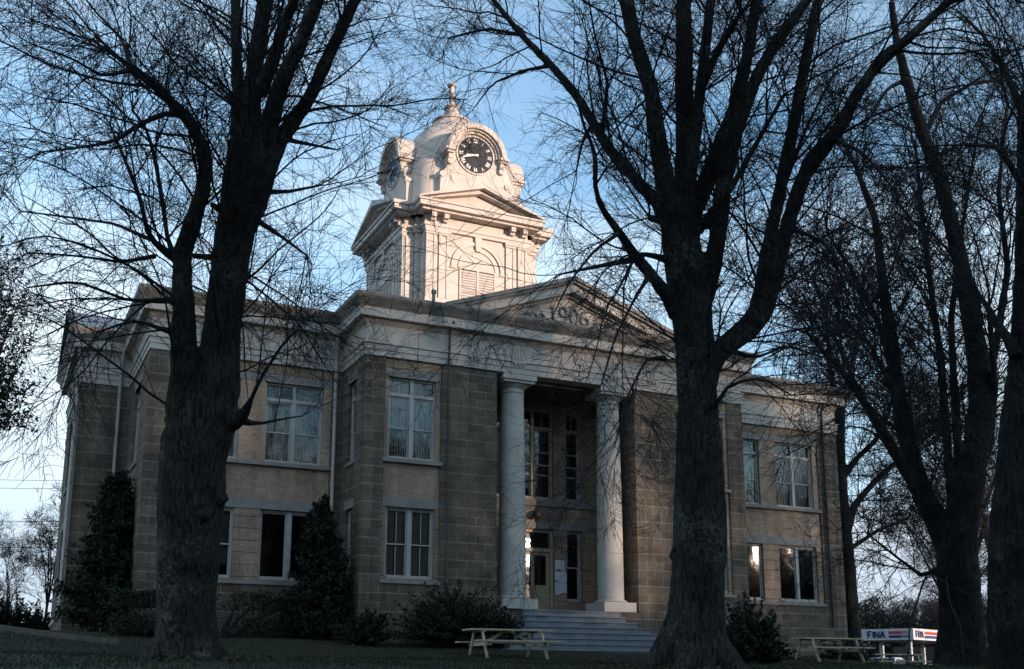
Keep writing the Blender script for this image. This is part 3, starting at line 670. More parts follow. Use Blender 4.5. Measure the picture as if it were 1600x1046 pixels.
# ---- steps
mb = MB(); n = 8; rs = (2.07-.62)/n
for k in range(n):
    zt_ = 2.07-rs*k; yk = 29.86-.30*k; ex = .26*max(k-1, 0)
    mb.box(14.95-ex, 18.45+ex*.95, yk, YF+.03-.001*k, .2, zt_-.045)
    mb.box(14.95-ex-.022, 18.45+ex*.95+.022, yk-.03, yk+.36, zt_-.044, zt_)
st = mb.build('front_steps', STEP, ch)
bv = st.modifiers.new('bevel', 'BEVEL'); bv.width = .012; bv.segments = 2
# ---- downspouts
def spout(pts, r, mat=GUT):
    mb = MB(); mb.tube(pts, r, 10)
    for p, q in zip(pts[:-1], pts[1:]):
        d = Vector(q)-Vector(p)
        if d.length > 3:
            for t in (.2, .5, .8):
                c = Vector(p)+d*t; mb.tube([c-d.normalized()*.03, c+d.normalized()*.03], r+.018, 10)
    mb.build('downspout', mat, ch, auto=50)
spout([(9.40,32.02,10.75),(9.44,32.14,10.4),(9.44,32.14,1.4),(9.40,31.9,1.25)], .062, TRIM)
spout([(12.43,29.62,10.9),(12.40,29.86,10.6),(12.40,29.90,9.5),(12.40,29.93,1.5)], .036, mottled('brown_painted_pipe', (.06,.052,.045), (.09,.08,.07), 4., .6, .05))
spout([(3.45,36.9,10.8),(3.42,37.08,10.4),(3.42,37.08,1.4)], .06, TRIM)
spout([(2.02,37.05,10.8),(2.08,37.08,10.4),(2.08,37.08,1.9),(1.85,36.8,1.5)], .06, TRIM)
spout([(29.42,32.0,10.8),(29.36,32.15,10.4),(29.36,32.15,1.9)], .05, DARK)
# ================================================================== clock tower
TX, TY = 16.72, 40.4
HA, RA, HC = 2.27, 2.92, 2.50     # arm half width, reach, core half size
def ARM(k):
    c, s = [(1,0),(0,1),(-1,0),(0,-1)][k]
    return lambda p: (TX + c*p[0] - s*p[1], TY + s*p[0] + c*p[1], p[2])
mb = MB(ARM(0)); mb.box(-HC, HC, -HC, HC, 11.6, 18.55)
for a in (.0, .05):  # plinth mouldings round the core
    pass
for k in range(4):
    mb.xf = None
    t = ARM(k)
    def B(x0, x1, y0, y1, z0, z1):
        n0 = len(mb.v); mb.box(x0, x1, y0, y1, z0, z1); mb.v[n0:] = [t(p) for p in mb.v[n0:]]
    def P(poly, y0, y1):
        n0 = len(mb.v); mb.prism(poly, y0, y1); mb.v[n0:] = [t(p) for p in mb.v[n0:]]
    if k == 0: mb.v = [t(p) for p in mb.v]
    F = -RA
    B(-HA, HA, F, -HC+.05, 11.6, 18.5)
    B(-HA-.10, HA+.10, F-.10, -HC+.03, 13.9, 14.36); B(-HA-.05, HA+.05, F-.05, -HC+.03, 14.36, 14.46)     # base course
    # pilasters with sunk centre strips, caps
    for sg in (-1, 1):
        for a, b in ((1.25, 1.70), (1.80, 2.25)):
            x0, x1 = sorted((sg*a, sg*b))
            B(x0, x0+.13, F-.07, F+.01, 14.46, 17.28); B(x1-.13, x1, F-.07, F+.01, 14.46, 17.28); B(x0+.13, x1-.13, F-.04, F+.01, 14.46, 17.28)
            B(x0-.03, x1+.03, F-.10, F+.01, 17.28, 17.36); B(x0-.05, x1+.05, F-.13, F+.01, 17.36, 17.46)
        for zz in (14.46,):
            B(min(sg*1.22, sg*2.28), max(sg*1.22, sg*2.28), F-.085, F+.01, zz, zz+.16)
        # pilaster strips on the arm's flank and the core corner
        xs = sg*HA
        x0, x1 = sorted((xs, xs+sg*.05)); B(x0, x1, F+.06, -HC-.02, 14.46, 17.3)
    B(-HA-.05, HA+.05, F-.12, -HC+.03, 17.46, 17.60); B(-HA-.10, HA+.10, F-.16, -HC+.03, 17.60, 17.74)      # architrave band
    # arch surround + keystone + blind tympanum
    cz = 16.08
    def ring(r0, r1, y0, y1, n=22):
        for i in range(n):
            a0 = math.pi*i/n; a1 = math.pi*(i+1)/n
            P([(r0*math.cos(a0), cz+r0*math.sin(a0)), (r1*math.cos(a0), cz+r1*math.sin(a0)), (r1*math.cos(a1), cz+r1*math.sin(a1)), (r0*math.cos(a1), cz+r0*math.sin(a1))][::-1], y0, y1)
    ring(1.02, 1.17, F-.06, F+.01); ring(.78, .86, F-.04, F+.01)
    P([(-.10,16.86),(.10,16.86),(.15,17.46),(-.15,17.46)], F-.11, F+.01)
    B(.98, 1.2, F-.05, F+.01, 16.0, 16.08); B(-1.2, -.98, F-.05, F+.01, 16.0, 16.08)
    # louvre frame
    B(-.80, -.72, F-.05, F+.01, 14.46, 16.08); B(.72, .80, F-.05, F+.01, 14.46, 16.08); B(-.72, .72, F-.05, F+.01, 16.03, 16.10); B(-.045, .045, F-.05, F+.01, 14.46, 16.03)
    # brackets
    for bx_ in (-2.02, -1.48, 1.48, 2.02): B(bx_-.10, bx_+.10, F-.34, F+.01, 17.92, 18.12); 
    for bx_ in (-2.02, -1.48, 1.48, 2.02): B(bx_-.08, bx_+.08, F-.2, F+.01, 17.80, 17.92)
    # horizontal cornice of the arm
    B(-HA-.30, HA+.30, F-.42, -HC+.03, 18.12, 18.22); B(-HA-.46, HA+.46, F-.60, -HC+.03, 18.22, 18.42); B(-HA-.52, HA+.52, F-.66, -HC+.03, 18.42, 18.50)
    # pediment
    hx = HA+.52; zA = 19.62; z0 = 18.50; s2 = (zA-z0-.06)/hx
    P([(-hx,z0),(0,zA-.24),(0,zA),(-hx,z0+.06)], F-.66, -1.6); P([(0,zA-.24),(hx,z0),(hx,z0+.06),(0,zA)], F-.66, -1.6)
    P([(-hx+.3,z0+.005),(hx-.3,z0+.005),(0,zA-.22)], F-.12, -1.8)
    P([(-hx+.2,z0+.02),(0,zA-.38),(0,zA-.22),(-hx+.1,z0+.02)], F-.42, F); P([(0,zA-.38),(hx-.2,z0+.02),(hx-.1,z0+.02),(0,zA-.22)], F-.42, F)
# core corner cornice
for z0, z1, o in ((18.12,18.2,.22),(18.2,18.38,.42),(18.38,18.46,.48)):
    n0 = len(mb.v); mb.box(-HC-o, HC+o, -HC-o, HC+o, z0, z1); mb.v[n0:] = [ARM(0)(p) for p in mb.v[n0:]]
n0 = len(mb.v); mb.box(-HC-.06, HC+.06, -HC-.06, HC+.06, 17.44, 17.58); mb.box(-HC-.1, HC+.1, -HC-.1, HC+.1, 17.58, 17.72); mb.box(-HC-.12, HC+.12, -HC-.12, HC+.12, 13.8, 14.34); mb.v[n0:] = [ARM(0)(p) for p in mb.v[n0:]]
mb.xf = None
tw = mb.build('clock_tower', TOWERP, ch)
for k in range(4):
    t = ARM(k); mb = MB()
    for sg in (-1, 1):
        z = 14.50
        while z < 15.98:
            n0 = len(mb.v)
            x0, x1 = (.045, .72) if sg > 0 else (-.72, -.045)
            V_ = [(x0,-RA-.045,z),(x1,-RA-.045,z),(x1,-RA-.012,z+.085),(x0,-RA-.012,z+.085)]
            mb.face(V_); W_ = [(x0,-RA-.045,z),(x1,-RA-.045,z),(x1,-RA-.03,z-.018),(x0,-RA-.03,z-.018)][::-1]; mb.face(W_)
            mb.v[n0:] = [t(p) for p in mb.v[n0:]]
            z += .108
    mb.build('louvre', TOWERP, tw)
    mb = MB(t); mb.box(-.72, .72, -RA-.012, -RA+.02, 14.46, 16.03); mb.build('louvre_backing', DARK, tw)
# dome
mb = MB(); prof = [(2.42,18.5),(2.42,19.0),(2.40,19.8),(2.36,20.5),(2.29,21.2),(2.17,21.85),(1.98,22.4),(1.72,22.9),(1.3,23.35),(.95,23.7),(.72,23.95)]
n = 64; b = 0
for r, z in prof:
    e = 2 + 5*max(0, (23.2-z)/4.7)
    for k in range(n):
        a = 2*math.pi*(k+.5)/n; c, s = math.cos(a), math.sin(a)
        q = (abs(c)**e + abs(s)**e)**(-1/e); mb.v.append((TX+r*q*c, TY+r*q*s, z))
for i in range(len(prof)-1):
    for k in range(n):
        j = (k+1) % n; mb.f.append((i*n+k, i*n+j, (i+1)*n+j, (i+1)*n+k)); mb.m.append(0)
mb.build('dome', TOWERP, tw, auto=40)
mb = MB(); mb.lathe([(.70,23.85),(.86,23.90),(.88,23.97),(.80,24.02),(.62,24.10),(.46,24.25),(.36,24.42),(.30,24.58),(.26,24.66),(.33,24.70),(.35,24.76),(.28,24.82),(.16,24.86),(.13,25.0),(.10,25.65),(.09,25.75),(.20,25.80),(.22,25.86),(.20,25.91),(.10,25.95),(.02,25.99)], TX, TY, 28)
mb.build('finial', TOWERP, tw, auto=40)
# clock dormers
CZ = 21.24; FD = -2.62
for k in range(4):
    t = ARM(k); mb = MB()
    def P(poly, y0, y1):
        n0 = len(mb.v); mb.prism(poly, y0, y1); mb.v[n0:] = [t(p) for p in mb.v[n0:]]
    def B(x0, x1, y0, y1, z0, z1):
        n0 = len(mb.v); mb.box(x0, x1, y0, y1, z0, z1); mb.v[n0:] = [t(p) for p in mb.v[n0:]]
    right = [(1.58,18.52),(1.55,19.6),(1.52,20.1),(1.42,20.3),(1.30,20.42),(1.25,20.52),(1.28,20.64),(1.20,20.76),(1.12,20.85),(1.12,CZ)]
    arcp = [(1.12*math.cos(a), CZ+1.12*math.sin(a)) for a in np.linspace(0, math.pi, 25)][1:-1]
    poly = right + arcp + [(-x, z) for x, z in right[::-1]]
    # split down the middle into convex-ish strips: build as horizontal slabs
    zs = [p[1] for p in right]
    for (xa, za), (xb_, zb) in zip(right[:-1], right[1:]):
        if zb-za < 1e-4: continue
        P([(-xa,za),(xa,za),(xb_,zb),(-xb_,zb)], FD, -.8)
    P([(-1.12,CZ)] + [(1.12*math.cos(a), CZ+1.12*math.sin(a)) for a in np.linspace(0, math.pi, 25)][:0] + [(1.12*math.cos(a), CZ+1.12*math.sin(a)) for a in np.linspace(0, math.pi, 25)], FD, -.6) if False else P([(1.12*math.cos(a), CZ+1.12*math.sin(a)) for a in np.linspace(0, math.pi, 25)], FD, -.6)
    # hood: stepped half rings
    def ring(r0, r1, y0, y1, a0=0., a1=math.pi, n=24):
        for i in range(n):
            p = a0+(a1-a0)*i/n; q = a0+(a1-a0)*(i+1)/n
            P([(r0*math.cos(p), CZ+r0*math.sin(p)), (r1*math.cos(p), CZ+r1*math.sin(p)), (r1*math.cos(q), CZ+r1*math.sin(q)), (r0*math.cos(q), CZ+r0*math.sin(q))], y0, y1)
    ring(1.10, 1.32, FD-.30, -.7); ring(1.02, 1.10, FD-.20, FD+.1); ring(.93, 1.02, FD-.10, FD+.05)
    ring(.80, .87, FD-.05, FD+.05, 0, 2*math.pi, 40)
    for sg in (-1, 1):                    # hood returns and scroll consoles
        x0, x1 = sorted((sg*1.02, sg*1.42)); B(x0, x1, FD-.34, -1.2, CZ-.10, CZ); 
        x0, x1 = sorted((sg*1.05, sg*1.34)); B(x0, x1, FD-.26, -1.2, CZ-.20, CZ-.10)
        x0, x1 = sorted((sg*1.08, sg*1.26)); B(x0, x1, FD-.18, -1.2, CZ-.42, CZ-.20)
        P([(sg*1.17+.13*math.cos(a), CZ-.52+.13*math.sin(a)) for a in np.linspace(0, 2*math.pi, 14, endpoint=False)], FD-.14, FD+.3)
        P([(sg*1.47+.12*math.cos(a), 20.12+.12*math.sin(a)) for a in np.linspace(0, 2*math.pi, 14, endpoint=False)], FD-.06, FD+.3)
    mb.build('clock_dormer', TOWERP, tw)
    # dial
    mb = MB(); fy = FD-.03
    mb.prism([(.80*math.cos(a), CZ+.80*math.sin(a)) for a in np.linspace(0, 2*math.pi, 48, endpoint=False)], fy, FD+.02)
    y0, y1 = fy-.014, fy+.002; mb.mi = 1
    def stroke(p, q, wdt):
        p = np.array(p); q = np.array(q); d = (q-p)/np.linalg.norm(q-p); nn = np.array([-d[1], d[0]])*wdt/2
        mb.prism([tuple(p-nn)[:2], tuple(q-nn)[:2], tuple(q+nn)[:2], tuple(p+nn)[:2]], y0, y1)
    num = ['XII','I','II','III','IIII','V','VI','VII','VIII','IX','X','XI']; W_ = {'I': .055, 'V': .11, 'X': .11}
    for h in range(12):
        th = R_(90-30*h); rad = np.array([math.cos(th), math.sin(th)]); tan = np.array([math.sin(th), -math.cos(th)])
        tot = sum(W_[c] for c in num[h]); x = -tot/2; c0 = np.array([0, CZ])
        for c in num[h]:
            xc = x+W_[c]/2; hw_ = W_[c]/2-.018; x += W_[c]
            f_ = lambda a, b: c0 + rad*b + tan*a
            if c == 'I': stroke(f_(xc,.55), f_(xc,.73), .028)
            elif c == 'V': stroke(f_(xc-hw_,.73), f_(xc,.55), .032); stroke(f_(xc+hw_,.73), f_(xc,.55), .02)
            else: stroke(f_(xc-hw_,.73), f_(xc+hw_,.55), .032); stroke(f_(xc+hw_,.73), f_(xc-hw_,.55), .02)
    mb.v = [t(p) for p in mb.v]; mb.build('clock_dial', [BLACKD, WHITEN], tw)
    for nm, hr, ln, wd_, yo in (('hour_hand', 8.72, .47, .085, .02), ('minute_hand', 8.42, .66, .06, .035)):
        mb = MB(); y0, y1 = fy-yo-.012, fy-yo
        th = R_(90-30*hr); rd = np.array([math.cos(th), math.sin(th)]); c0 = np.array([0, CZ]); nn = np.array([-rd[1], rd[0]])
        mb.prism([tuple(c0-rd*.12-nn*wd_*.5), tuple(c0+rd*ln*.8-nn*wd_*.5), tuple(c0+rd*ln), tuple(c0+rd*ln*.8+nn*wd_*.5), tuple(c0-rd*.12+nn*wd_*.5)], y0, y1)
        mb.v = [t(p) for p in mb.v]; mb.build(nm, WHITEN, tw)
# ================================================================== TREES
def tubes_np(P, Rr, sides):
    """P (B,n,3), Rr (B,n) -> verts, quads"""
    B, n, _ = P.shape
    T = np.empty_like(P); T[:,1:-1] = P[:,2:]-P[:,:-2]; T[:,0] = P[:,1]-P[:,0]; T[:,-1] = P[:,-1]-P[:,-2]
    T /= np.linalg.norm(T, axis=2, keepdims=True)+1e-9
    ref = np.where(np.abs(T[:,0:1,2:3]) < .8, np.array([0,0,1.]), np.array([1.,0,0])) + np.zeros_like(T)
    U = np.cross(T, ref); U /= np.linalg.norm(U, axis=2, keepdims=True)+1e-9; W = np.cross(T, U)
    a = np.arange(sides)*2*math.pi/sides
    V = P[:,:,None,:] + (U[:,:,None,:]*np.cos(a)[None,None,:,None] + W[:,:,None,:]*np.sin(a)[None,None,:,None])*Rr[:,:,None,None]
    base = (np.arange(B)*n*sides)[:,None,None] + (np.arange(n-1)*sides)[None,:,None] + np.arange(sides)[None,None,:]
    nxt = (np.arange(B)*n*sides)[:,None,None] + (np.arange(n-1)*sides)[None,:,None] + ((np.arange(sides)+1) % sides)[None,None,:]
    F = np.stack([base, nxt, nxt+sides, base+sides], -1).reshape(-1, 4)
    return V.reshape(-1, 3), F
def unit(v): return v/(np.linalg.norm(v, axis=-1, keepdims=True)+1e-9)
def walk(S, D, Ln, n, wob, trop):
    B = len(S); P = np.empty((B, n, 3)); P[:,0] = S; d = unit(D); st = (Ln/(n-1))[:,None]; DD = np.empty((B, n, 3)); DD[:,0] = d
    for k in range(1, n):
        d = unit(d + rng.normal(0, wob, (B,3)) + trop*np.array([0,0,1.])*(k/n)); P[:,k] = P[:,k-1]+d*st; DD[:,k] = d
    return P, DD
def side_dirs(D, lo, hi):
    r = rng.normal(0, 1, D.shape); pr = unit(r - D*(r*D).sum(-1, keepdims=True)); a = R_(1)*rng.uniform(lo, hi, len(D))[:,None]
    return unit(D*np.cos(a)+pr*np.sin(a))
def children(P, DD, Rr, per, tmin):
    B, n, _ = P.shape; cnt = rng.poisson(per, B); bi = np.repeat(np.arange(B), cnt)
    t = tmin+(1-tmin)*rng.random(len(bi)); x = t*(n-1); i = np.minimum(x.astype(int), n-2); fr = (x-i)[:,None]
    return P[bi,i]*(1-fr)+P[bi,i+1]*fr, DD[bi,i], Rr[bi,i], t, bi
def crown(limbs, spec):
    """limbs: list of (pts, radii); returns tubes for three orders of branching"""
    S = []; D = []; Rd = []; LW = []
    for pts, rad, dens in limbs:
        pts = np.array(pts); seg = np.linalg.norm(np.diff(pts, axis=0), axis=1); cum = np.r_[0, np.cumsum(seg)]; tot = cum[-1]
        m = rng.poisson(tot*spec['d0']*dens)
        s = tot*(rng.random(m)**.85)
        for q in s:
            i = min(np.searchsorted(cum, q)-1, len(seg)-1); i = max(i, 0); f_ = (q-cum[i])/seg[i]
            S.append(pts[i]*(1-f_)+pts[i+1]*f_); D.append((pts[i+1]-pts[i])/seg[i]); Rd.append(rad[i]*(1-f_)+rad[i+1]*f_)
        e = 3
        for _ in range(e):
            S.append(pts[-1]); D.append((pts[-1]-pts[-2])/seg[-1]); Rd.append(rad[-1]*1.3)
    S = np.array(S); D = np.array(D); Rd = np.array(Rd)
    D1 = side_dirs(D, 22, 62)
    L1 = rng.uniform(*spec['l1'], len(S)); r1 = np.minimum(Rd*.5, L1*.0062+.004)
    P1, DD1 = walk(S, D1, L1, 12, .10, spec.get('trop', -.02))
    R1 = r1[:,None]*np.linspace(1, .3, 12)[None]
    out = [tubes_np(P1, R1, 5)]
    s, d, r, t, bi = children(P1, DD1, R1, spec['n2'], .12)
    L2 = rng.uniform(*spec['l2'], len(s))*(1.15-.6*t); P2, DD2 = walk(s, side_dirs(d, 25, 65), L2, 7, .11, spec.get('trop', -.02)*1.6)
    R2 = np.minimum(r*.7, spec['r2'])[:,None]*np.linspace(1, .45, 7)[None]; out.append(tubes_np(P2, R2, 3))
    s, d, r, t, bi = children(P2, DD2, R2, spec['n3'], .15)
    L3 = rng.uniform(*spec['l3'], len(s)); P3, DD3 = walk(s, side_dirs(d, 25, 60), L3, 5, .12, spec.get('trop', -.02)*2)
    R3 = np.full((len(s), 5), spec['r3'])*np.linspace(1, .55, 5)[None]; out.append(tubes_np(P3, R3, 3))
    V = []; F = []; b = 0
    for v_, f_ in out: V.append(v_); F.append(f_+b); b += len(v_)
    return np.concatenate(V), np.concatenate(F)
def resample(pts, rad, step):
    pts = np.array(pts, float); rad = np.array(rad, float); seg = np.linalg.norm(np.diff(pts, axis=0), axis=1); cum = np.r_[0, np.cumsum(seg)]
    n = max(3, int(cum[-1]/step)+1); s = np.linspace(0, cum[-1], n)
    # Catmull-like smoothing through dense linear + moving average
    dn = np.linspace(0, cum[-1], n*6); Q = np.stack([np.interp(dn, cum, pts[:,k]) for k in range(3)], 1)
    k = 7; pad = np.concatenate([np.repeat(Q[:1], k//2, 0), Q, np.repeat(Q[-1:], k//2, 0)]); Q = np.stack([np.convolve(pad[:,c], np.ones(k)/k, 'valid') for c in range(3)], 1)
    return np.stack([np.interp(s, dn, Q[:,c]) for c in range(3)], 1), np.interp(s, cum, rad)
def big_tree(name, label, z0, trunk, limbs, spec, voxel=.03, knobs=(), group=None, bark=None, flare=None, ext=True, limb_w=.88):
    """trunk/limbs: [(x,y,width), ...] photo bearings + depth shift; rebuilt as a solid at real distance"""
    base = at(trunk[0][0][0], trunk[0][0][1], z0+(trunk[1][0] if isinstance(trunk[1], tuple) else trunk[1]))
    gz = float(ground_z(base[0], base[1])); base = np.array([base[0], base[1], gz])
    root = empty(name, base, label, 'tree', group)
    mb = MB(); alll = []; dens = []
    for li, (pl, dz, *dn_) in enumerate([trunk]+limbs):
        n = len(pl); P = []; Rr = []; dens.append(dn_[0] if dn_ else 1.); ws = 1. if li == 0 else limb_w
        for i, (x, y, wpx) in enumerate(pl):
            zz = z0 + (dz[0]+(dz[1]-dz[0])*i/(n-1) if isinstance(dz, tuple) else dz)
            P.append(at(x, y, zz)); Rr.append(wpx*ws/2*zz/FPX)
        if ext and li and pl[-1][1] < 12:       # carry limbs that leave the top of the picture on to their tips
            d = unit(P[-1]-P[-2]); r0 = Rr[-1]
            for k in range(1, 4): P.append(P[-1]+d*1.1+rng.normal(0,.15,3)); Rr.append(r0*(1-.27*k))
        P, Rr = resample(P, Rr, .22)
        if li == 0:
            d0 = P[0]-P[1]; P = np.concatenate([[np.array([P[0][0], P[0][1], gz-.35])], P]); Rr = np.r_[Rr[0]*1.25, Rr]
        wob = rng.normal(0, .04, len(P)); Rr = Rr*(1+np.convolve(wob, np.ones(3)/3, 'same'))
        mb.tube(P, list(Rr), 18); alll.append((P, Rr))
    if flare:
        for a, rr, hgt in flare:
            d = np.array([math.cos(a), math.sin(a), 0])
            mb.tube([base+d*rr*.35+np.array([0,0,hgt]), base+d*rr*.75+np.array([0,0,hgt*.42]), base+d*rr*1.15+np.array([0,0,.10]), base+d*rr*1.7+np.array([0,0,-.12])], [.16,.2,.17,.08], 12)
    for (x, y, dz, r) in knobs:
        c = at(x, y, z0+dz); 
        for _ in range(4):
            o = rng.normal(0, r*.35, 3); mb.tube([c+o-np.array([0,0,r*.7]), c+o-np.array([0,0,r*.35]), c+o, c+o+np.array([0,0,r*.35]), c+o+np.array([0,0,r*.7])], [r*.35, r*.8, r, r*.8, r*.35], 10)
    o = mb.build('trunk', bark or BARK, root, smooth=True)
    md = o.modifiers.new('remesh', 'REMESH'); md.mode = 'VOXEL'; md.voxel_size = voxel; md.use_smooth_shade = True
    tx = bpy.data.textures.new('bark_relief', 'CLOUDS'); tx.noise_scale = .22; tx.noise_depth = 3
    dm = o.modifiers.new('relief', 'DISPLACE'); dm.texture = tx; dm.strength = .05; dm.mid_level = .5; dm.texture_coords = 'LOCAL'
    skip = spec.get('trunk_twigs', .5)
    lim = [(p, r, (skip if i == 0 else (.55 if r[0] < .07 else 1.)*dens[i])) for i, (p, r) in enumerate(alll)]
    if skip:
        p, r, _ = lim[0]; h = len(p)//2; lim[0] = (p[h:], r[h:], skip)
    else: lim = lim[1:]
    v_, f_ = crown(lim, spec)
    vs = [v_]; fs_ = [f_]; b_ = len(v_)
    for p, r in alll[1:]:
        p = np.array(p); r = np.array(r); k = np.nonzero(r < .085)[0]
        if len(k) < 3: continue
        k0 = max(k[0]-1, 0); a_, q_ = tubes_np(p[None, k0:], np.maximum(r[None, k0:], .006), 8); vs.append(a_); fs_.append(q_+b_); b_ += len(a_)
    np_mesh('crown', np.concatenate(vs), np.concatenate(fs_), TWIG, root)
    return root
SPEC1 = dict(d0=4.4, l1=(1.0,3.4), n2=9.5, l2=(.4,1.5), r2=.008, n3=7.5, l3=(.18,.6), r3=.0038, trop=-.02, trunk_twigs=1.2)
T1 = big_tree('bare_tree', 'leafless tree with two stems from one furrowed trunk, left of the courthouse front', 16.3,
  ([(290,1037,112),(291,1000,98),(291,940,91),(294,860,95),(299,770,104),(303,700,108),(325,640,96),(340,600,72),(346,519,57),(358,430,56),(366,367,59),(390,275,78),(398,225,82)], 0),
  [([(300,700,70),(283,640,58),(287,600,50),(288,520,44),(285,440,36),(284,399,34),(298,358,31),(316,303,28),(323,257,25),(312,216,23),(289,179,20),(257,151,17),(234,124,14),(206,105,9),(174,82,6),(140,70,3)], (-.1,-1.2)),
   ([(378,260,40),(371,180,22),(370,90,20),(368,0,19)], (.2,1.4)),
   ([(390,250,50),(393,170,34),(400,82,29),(415,0,27)], (0,.3)),
   ([(405,150,28),(428,90,23),(445,40,20),(459,0,17)], (.1,-.8)),
   ([(410,240,44),(424,180,32),(440,128,29),(472,64,27),(495,0,25)], (-.1,-.9), .8),
   ([(412,270,44),(438,217,29),(482,156,24),(518,78,22),(555,0,20)], (.1,.9), .7),
   ([(280,405,24),(252,390,12),(235,372,10),(228,355,9),(220,312,8),(202,266,7),(188,234,5),(170,190,3)], (-.3,-1.6)),
   ([(282,400,20),(264,388,9),(257,339,8),(250,294,8),(241,243,7),(229,202,6),(205,170,4)], (.2,.9)),
   ([(292,182,14),(262,176,10),(220,193,8),(179,222,6),(120,232,4),(60,238,3)], (-.6,-2.2)),
   ([(212,108,9),(160,120,6),(110,90,4),(50,70,3)], (-1.2,-2.8)),
   ([(206,106,8),(190,60,6),(150,20,4),(120,-20,3)], (-1.,.8)),
   ([(330,320,10),(352,330,14)], (-.2,0)), ([(300,400,10),(335,402,9)], (-.2,0)),
   ([(355,660,40),(378,655,26),(392,625,8),(408,590,6),(440,540,5),(470,510,3)], (0,-.9), .5),
   ([(372,655,20),(400,664,6),(440,655,4),(475,650,2)], (0,.8), .5),
   ([(245,400,9),(190,410,6),(120,400,4),(40,395,3)], (-.6,-2.)), ([(238,376,8),(180,350,5),(110,340,4),(30,330,3)], (-.6,1.2)),
   ([(400,300,14),(450,300,6),(500,290,4)], (.2,1.4), .6), ([(395,340,12),(440,370,6),(480,400,4)], (.1,-1.), .6), ([(430,215,12),(480,225,6),(530,235,3)], (0,1.8), .6),
   ([(275,470,12),(200,470,6),(120,440,5),(40,450,3)], (-.3,-2.4)), ([(270,520,10),(210,500,5),(150,520,4)], (-.3,-1.4)),
  ], SPEC1, knobs=[(366,650,0,.15),(276,655,-.1,.15),(270,762,-.1,.17),(274,700,-.1,.15),(300,790,-.34,.15),(314,806,-.33,.13),(338,780,-.05,.13),(385,395,0,.07)],
  flare=[(-1.2,.42,.7),(-.1,.40,.55),(-2.6,.42,.6),(1.6,.4,.5),(3.1,.4,.5)])
T2 = big_tree('bare_tree', 'large leafless tree with many upright limbs and a flared base, right of the portico steps', 17.2,
  ([(1086,1046,112),(1087,1000,95),(1089,930,86),(1093,860,83),(1094,800,82),(1093,740,75),(1090,637,62),(1087,560,62),(1082,500,64),(1075,440,66),(1064,380,60),(1056,330,56)], 0),
  [([(1085,640,58),(1110,562,44),(1144,532,40),(1175,508,42),(1192,478,42)], (0,.3)),
   ([(1182,500,36),(1190,450,26),(1198,396,24),(1217,305,23),(1235,219,21),(1257,107,20),(1278,0,18)], (.3,1.3)),
   ([(1192,490,36),(1211,436,28),(1230,353,27),(1257,270,27),(1275,245,30),(1314,198,24),(1336,150,22),(1378,91,20),(1421,59,17),(1485,0,13)], (.3,-1.)),
   ([(1054,350,44),(1043,310,38),(1027,214,31),(1016,134,28),(989,54,25),(978,0,24)], (0,-.6)),
   ([(1064,370,46),(1069,300,36),(1069,214,33),(1069,134,31),(1069,60,29),(1068,0,28)], (.1,.7)),
   ([(1070,360,36),(1077,289,26),(1091,170,20),(1099,96,17),(1110,0,15)], (0,-.5)),
   ([(1092,150,14),(1123,75,13),(1144,43,11),(1160,16,8)], (-.3,-1.2)),
   ([(1072,400,40),(1085,330,30),(1123,235,30),(1150,165,25),(1171,70,20),(1182,0,18)], (.1,1.1)),
   ([(1090,480,46),(1110,430,34),(1122,369,31),(1128,300,30),(1144,225,27),(1171,145,24),(1203,80,20),(1262,0,16)], (.1,-.6)),
   ([(1090,365,16),(1116,325,12),(1139,300,11),(1176,235,9),(1227,145,6)], (0,-1.)),
   ([(1046,345,34),(1021,310,22),(1000,289,21),(957,241,20),(930,198,18),(898,145,15),(861,102,13),(818,59,10),(770,0,8)], (0,1.8), .5),
   ([(1062,490,40),(1043,462,26),(1016,428,22),(989,396,17),(968,364,14),(941,327,11),(930,300,9),(930,236,8),(914,203,6),(900,150,4)], (0,-1.4), .35),
   ([(995,405,14),(957,412,9),(903,423,5),(870,430,3)], (-.4,-1.2), .5), ([(1050,410,16),(1020,398,9),(990,398,8)], (0,-.5)),
   ([(1030,345,14),(1014,340,12)], (-.3,-.4)), ([(925,195,7),(910,220,5),(900,270,3)], (1.,1.6)),
   ([(860,103,8),(820,110,5),(770,130,3),(740,170,2)], (1.4,2.4)), ([(815,55,7),(760,45,5),(700,60,3)], (1.7,2.6)), ([(940,215,9),(950,130,6),(930,60,4),(920,0,3)], (1.,.2)),
   ([(968,364,8),(930,390,5),(890,440,4),(860,500,2)], (-.9,-2.), .5),
   ([(1016,428,9),(990,470,5),(960,530,4),(940,600,3)], (-.5,-1.6), .5), ([(1040,560,10),(1010,560,5),(980,620,4),(960,700,2)], (-.3,-1.2), .5),
   ([(1114,640,10),(1140,600,6),(1190,590,4),(1240,620,3)], (-.2,-1.3)), ([(1130,545,12),(1180,560,6),(1230,540,4),(1290,560,3)], (-.3,-1.6)),
   ([(1230,353,10),(1290,380,6),(1330,440,5),(1350,520,3)], (0,-1.2)), ([(1222,300,9),(1260,200,6),(1300,120,4)], (.6,1.8)), ([(1300,215,9),(1350,240,6),(1400,300,4)], (-.4,-1.6)),
  ], SPEC1, knobs=[(1068,800,0,.18),(1118,785,0,.14),(1066,870,0,.16),(1185,500,.1,.10)],
  flare=[(-1.3,.55,1.1),(-.2,.55,.9),(-2.4,.5,.9),(3.0,.6,1.0),(1.2,.5,.6)])
SPEC2 = dict(d0=3.6, l1=(1.2,4.2), n2=9, l2=(.5,1.8), r2=.011, n3=6, l3=(.22,.75), r3=.0065, trop=-.01, trunk_twigs=.6)
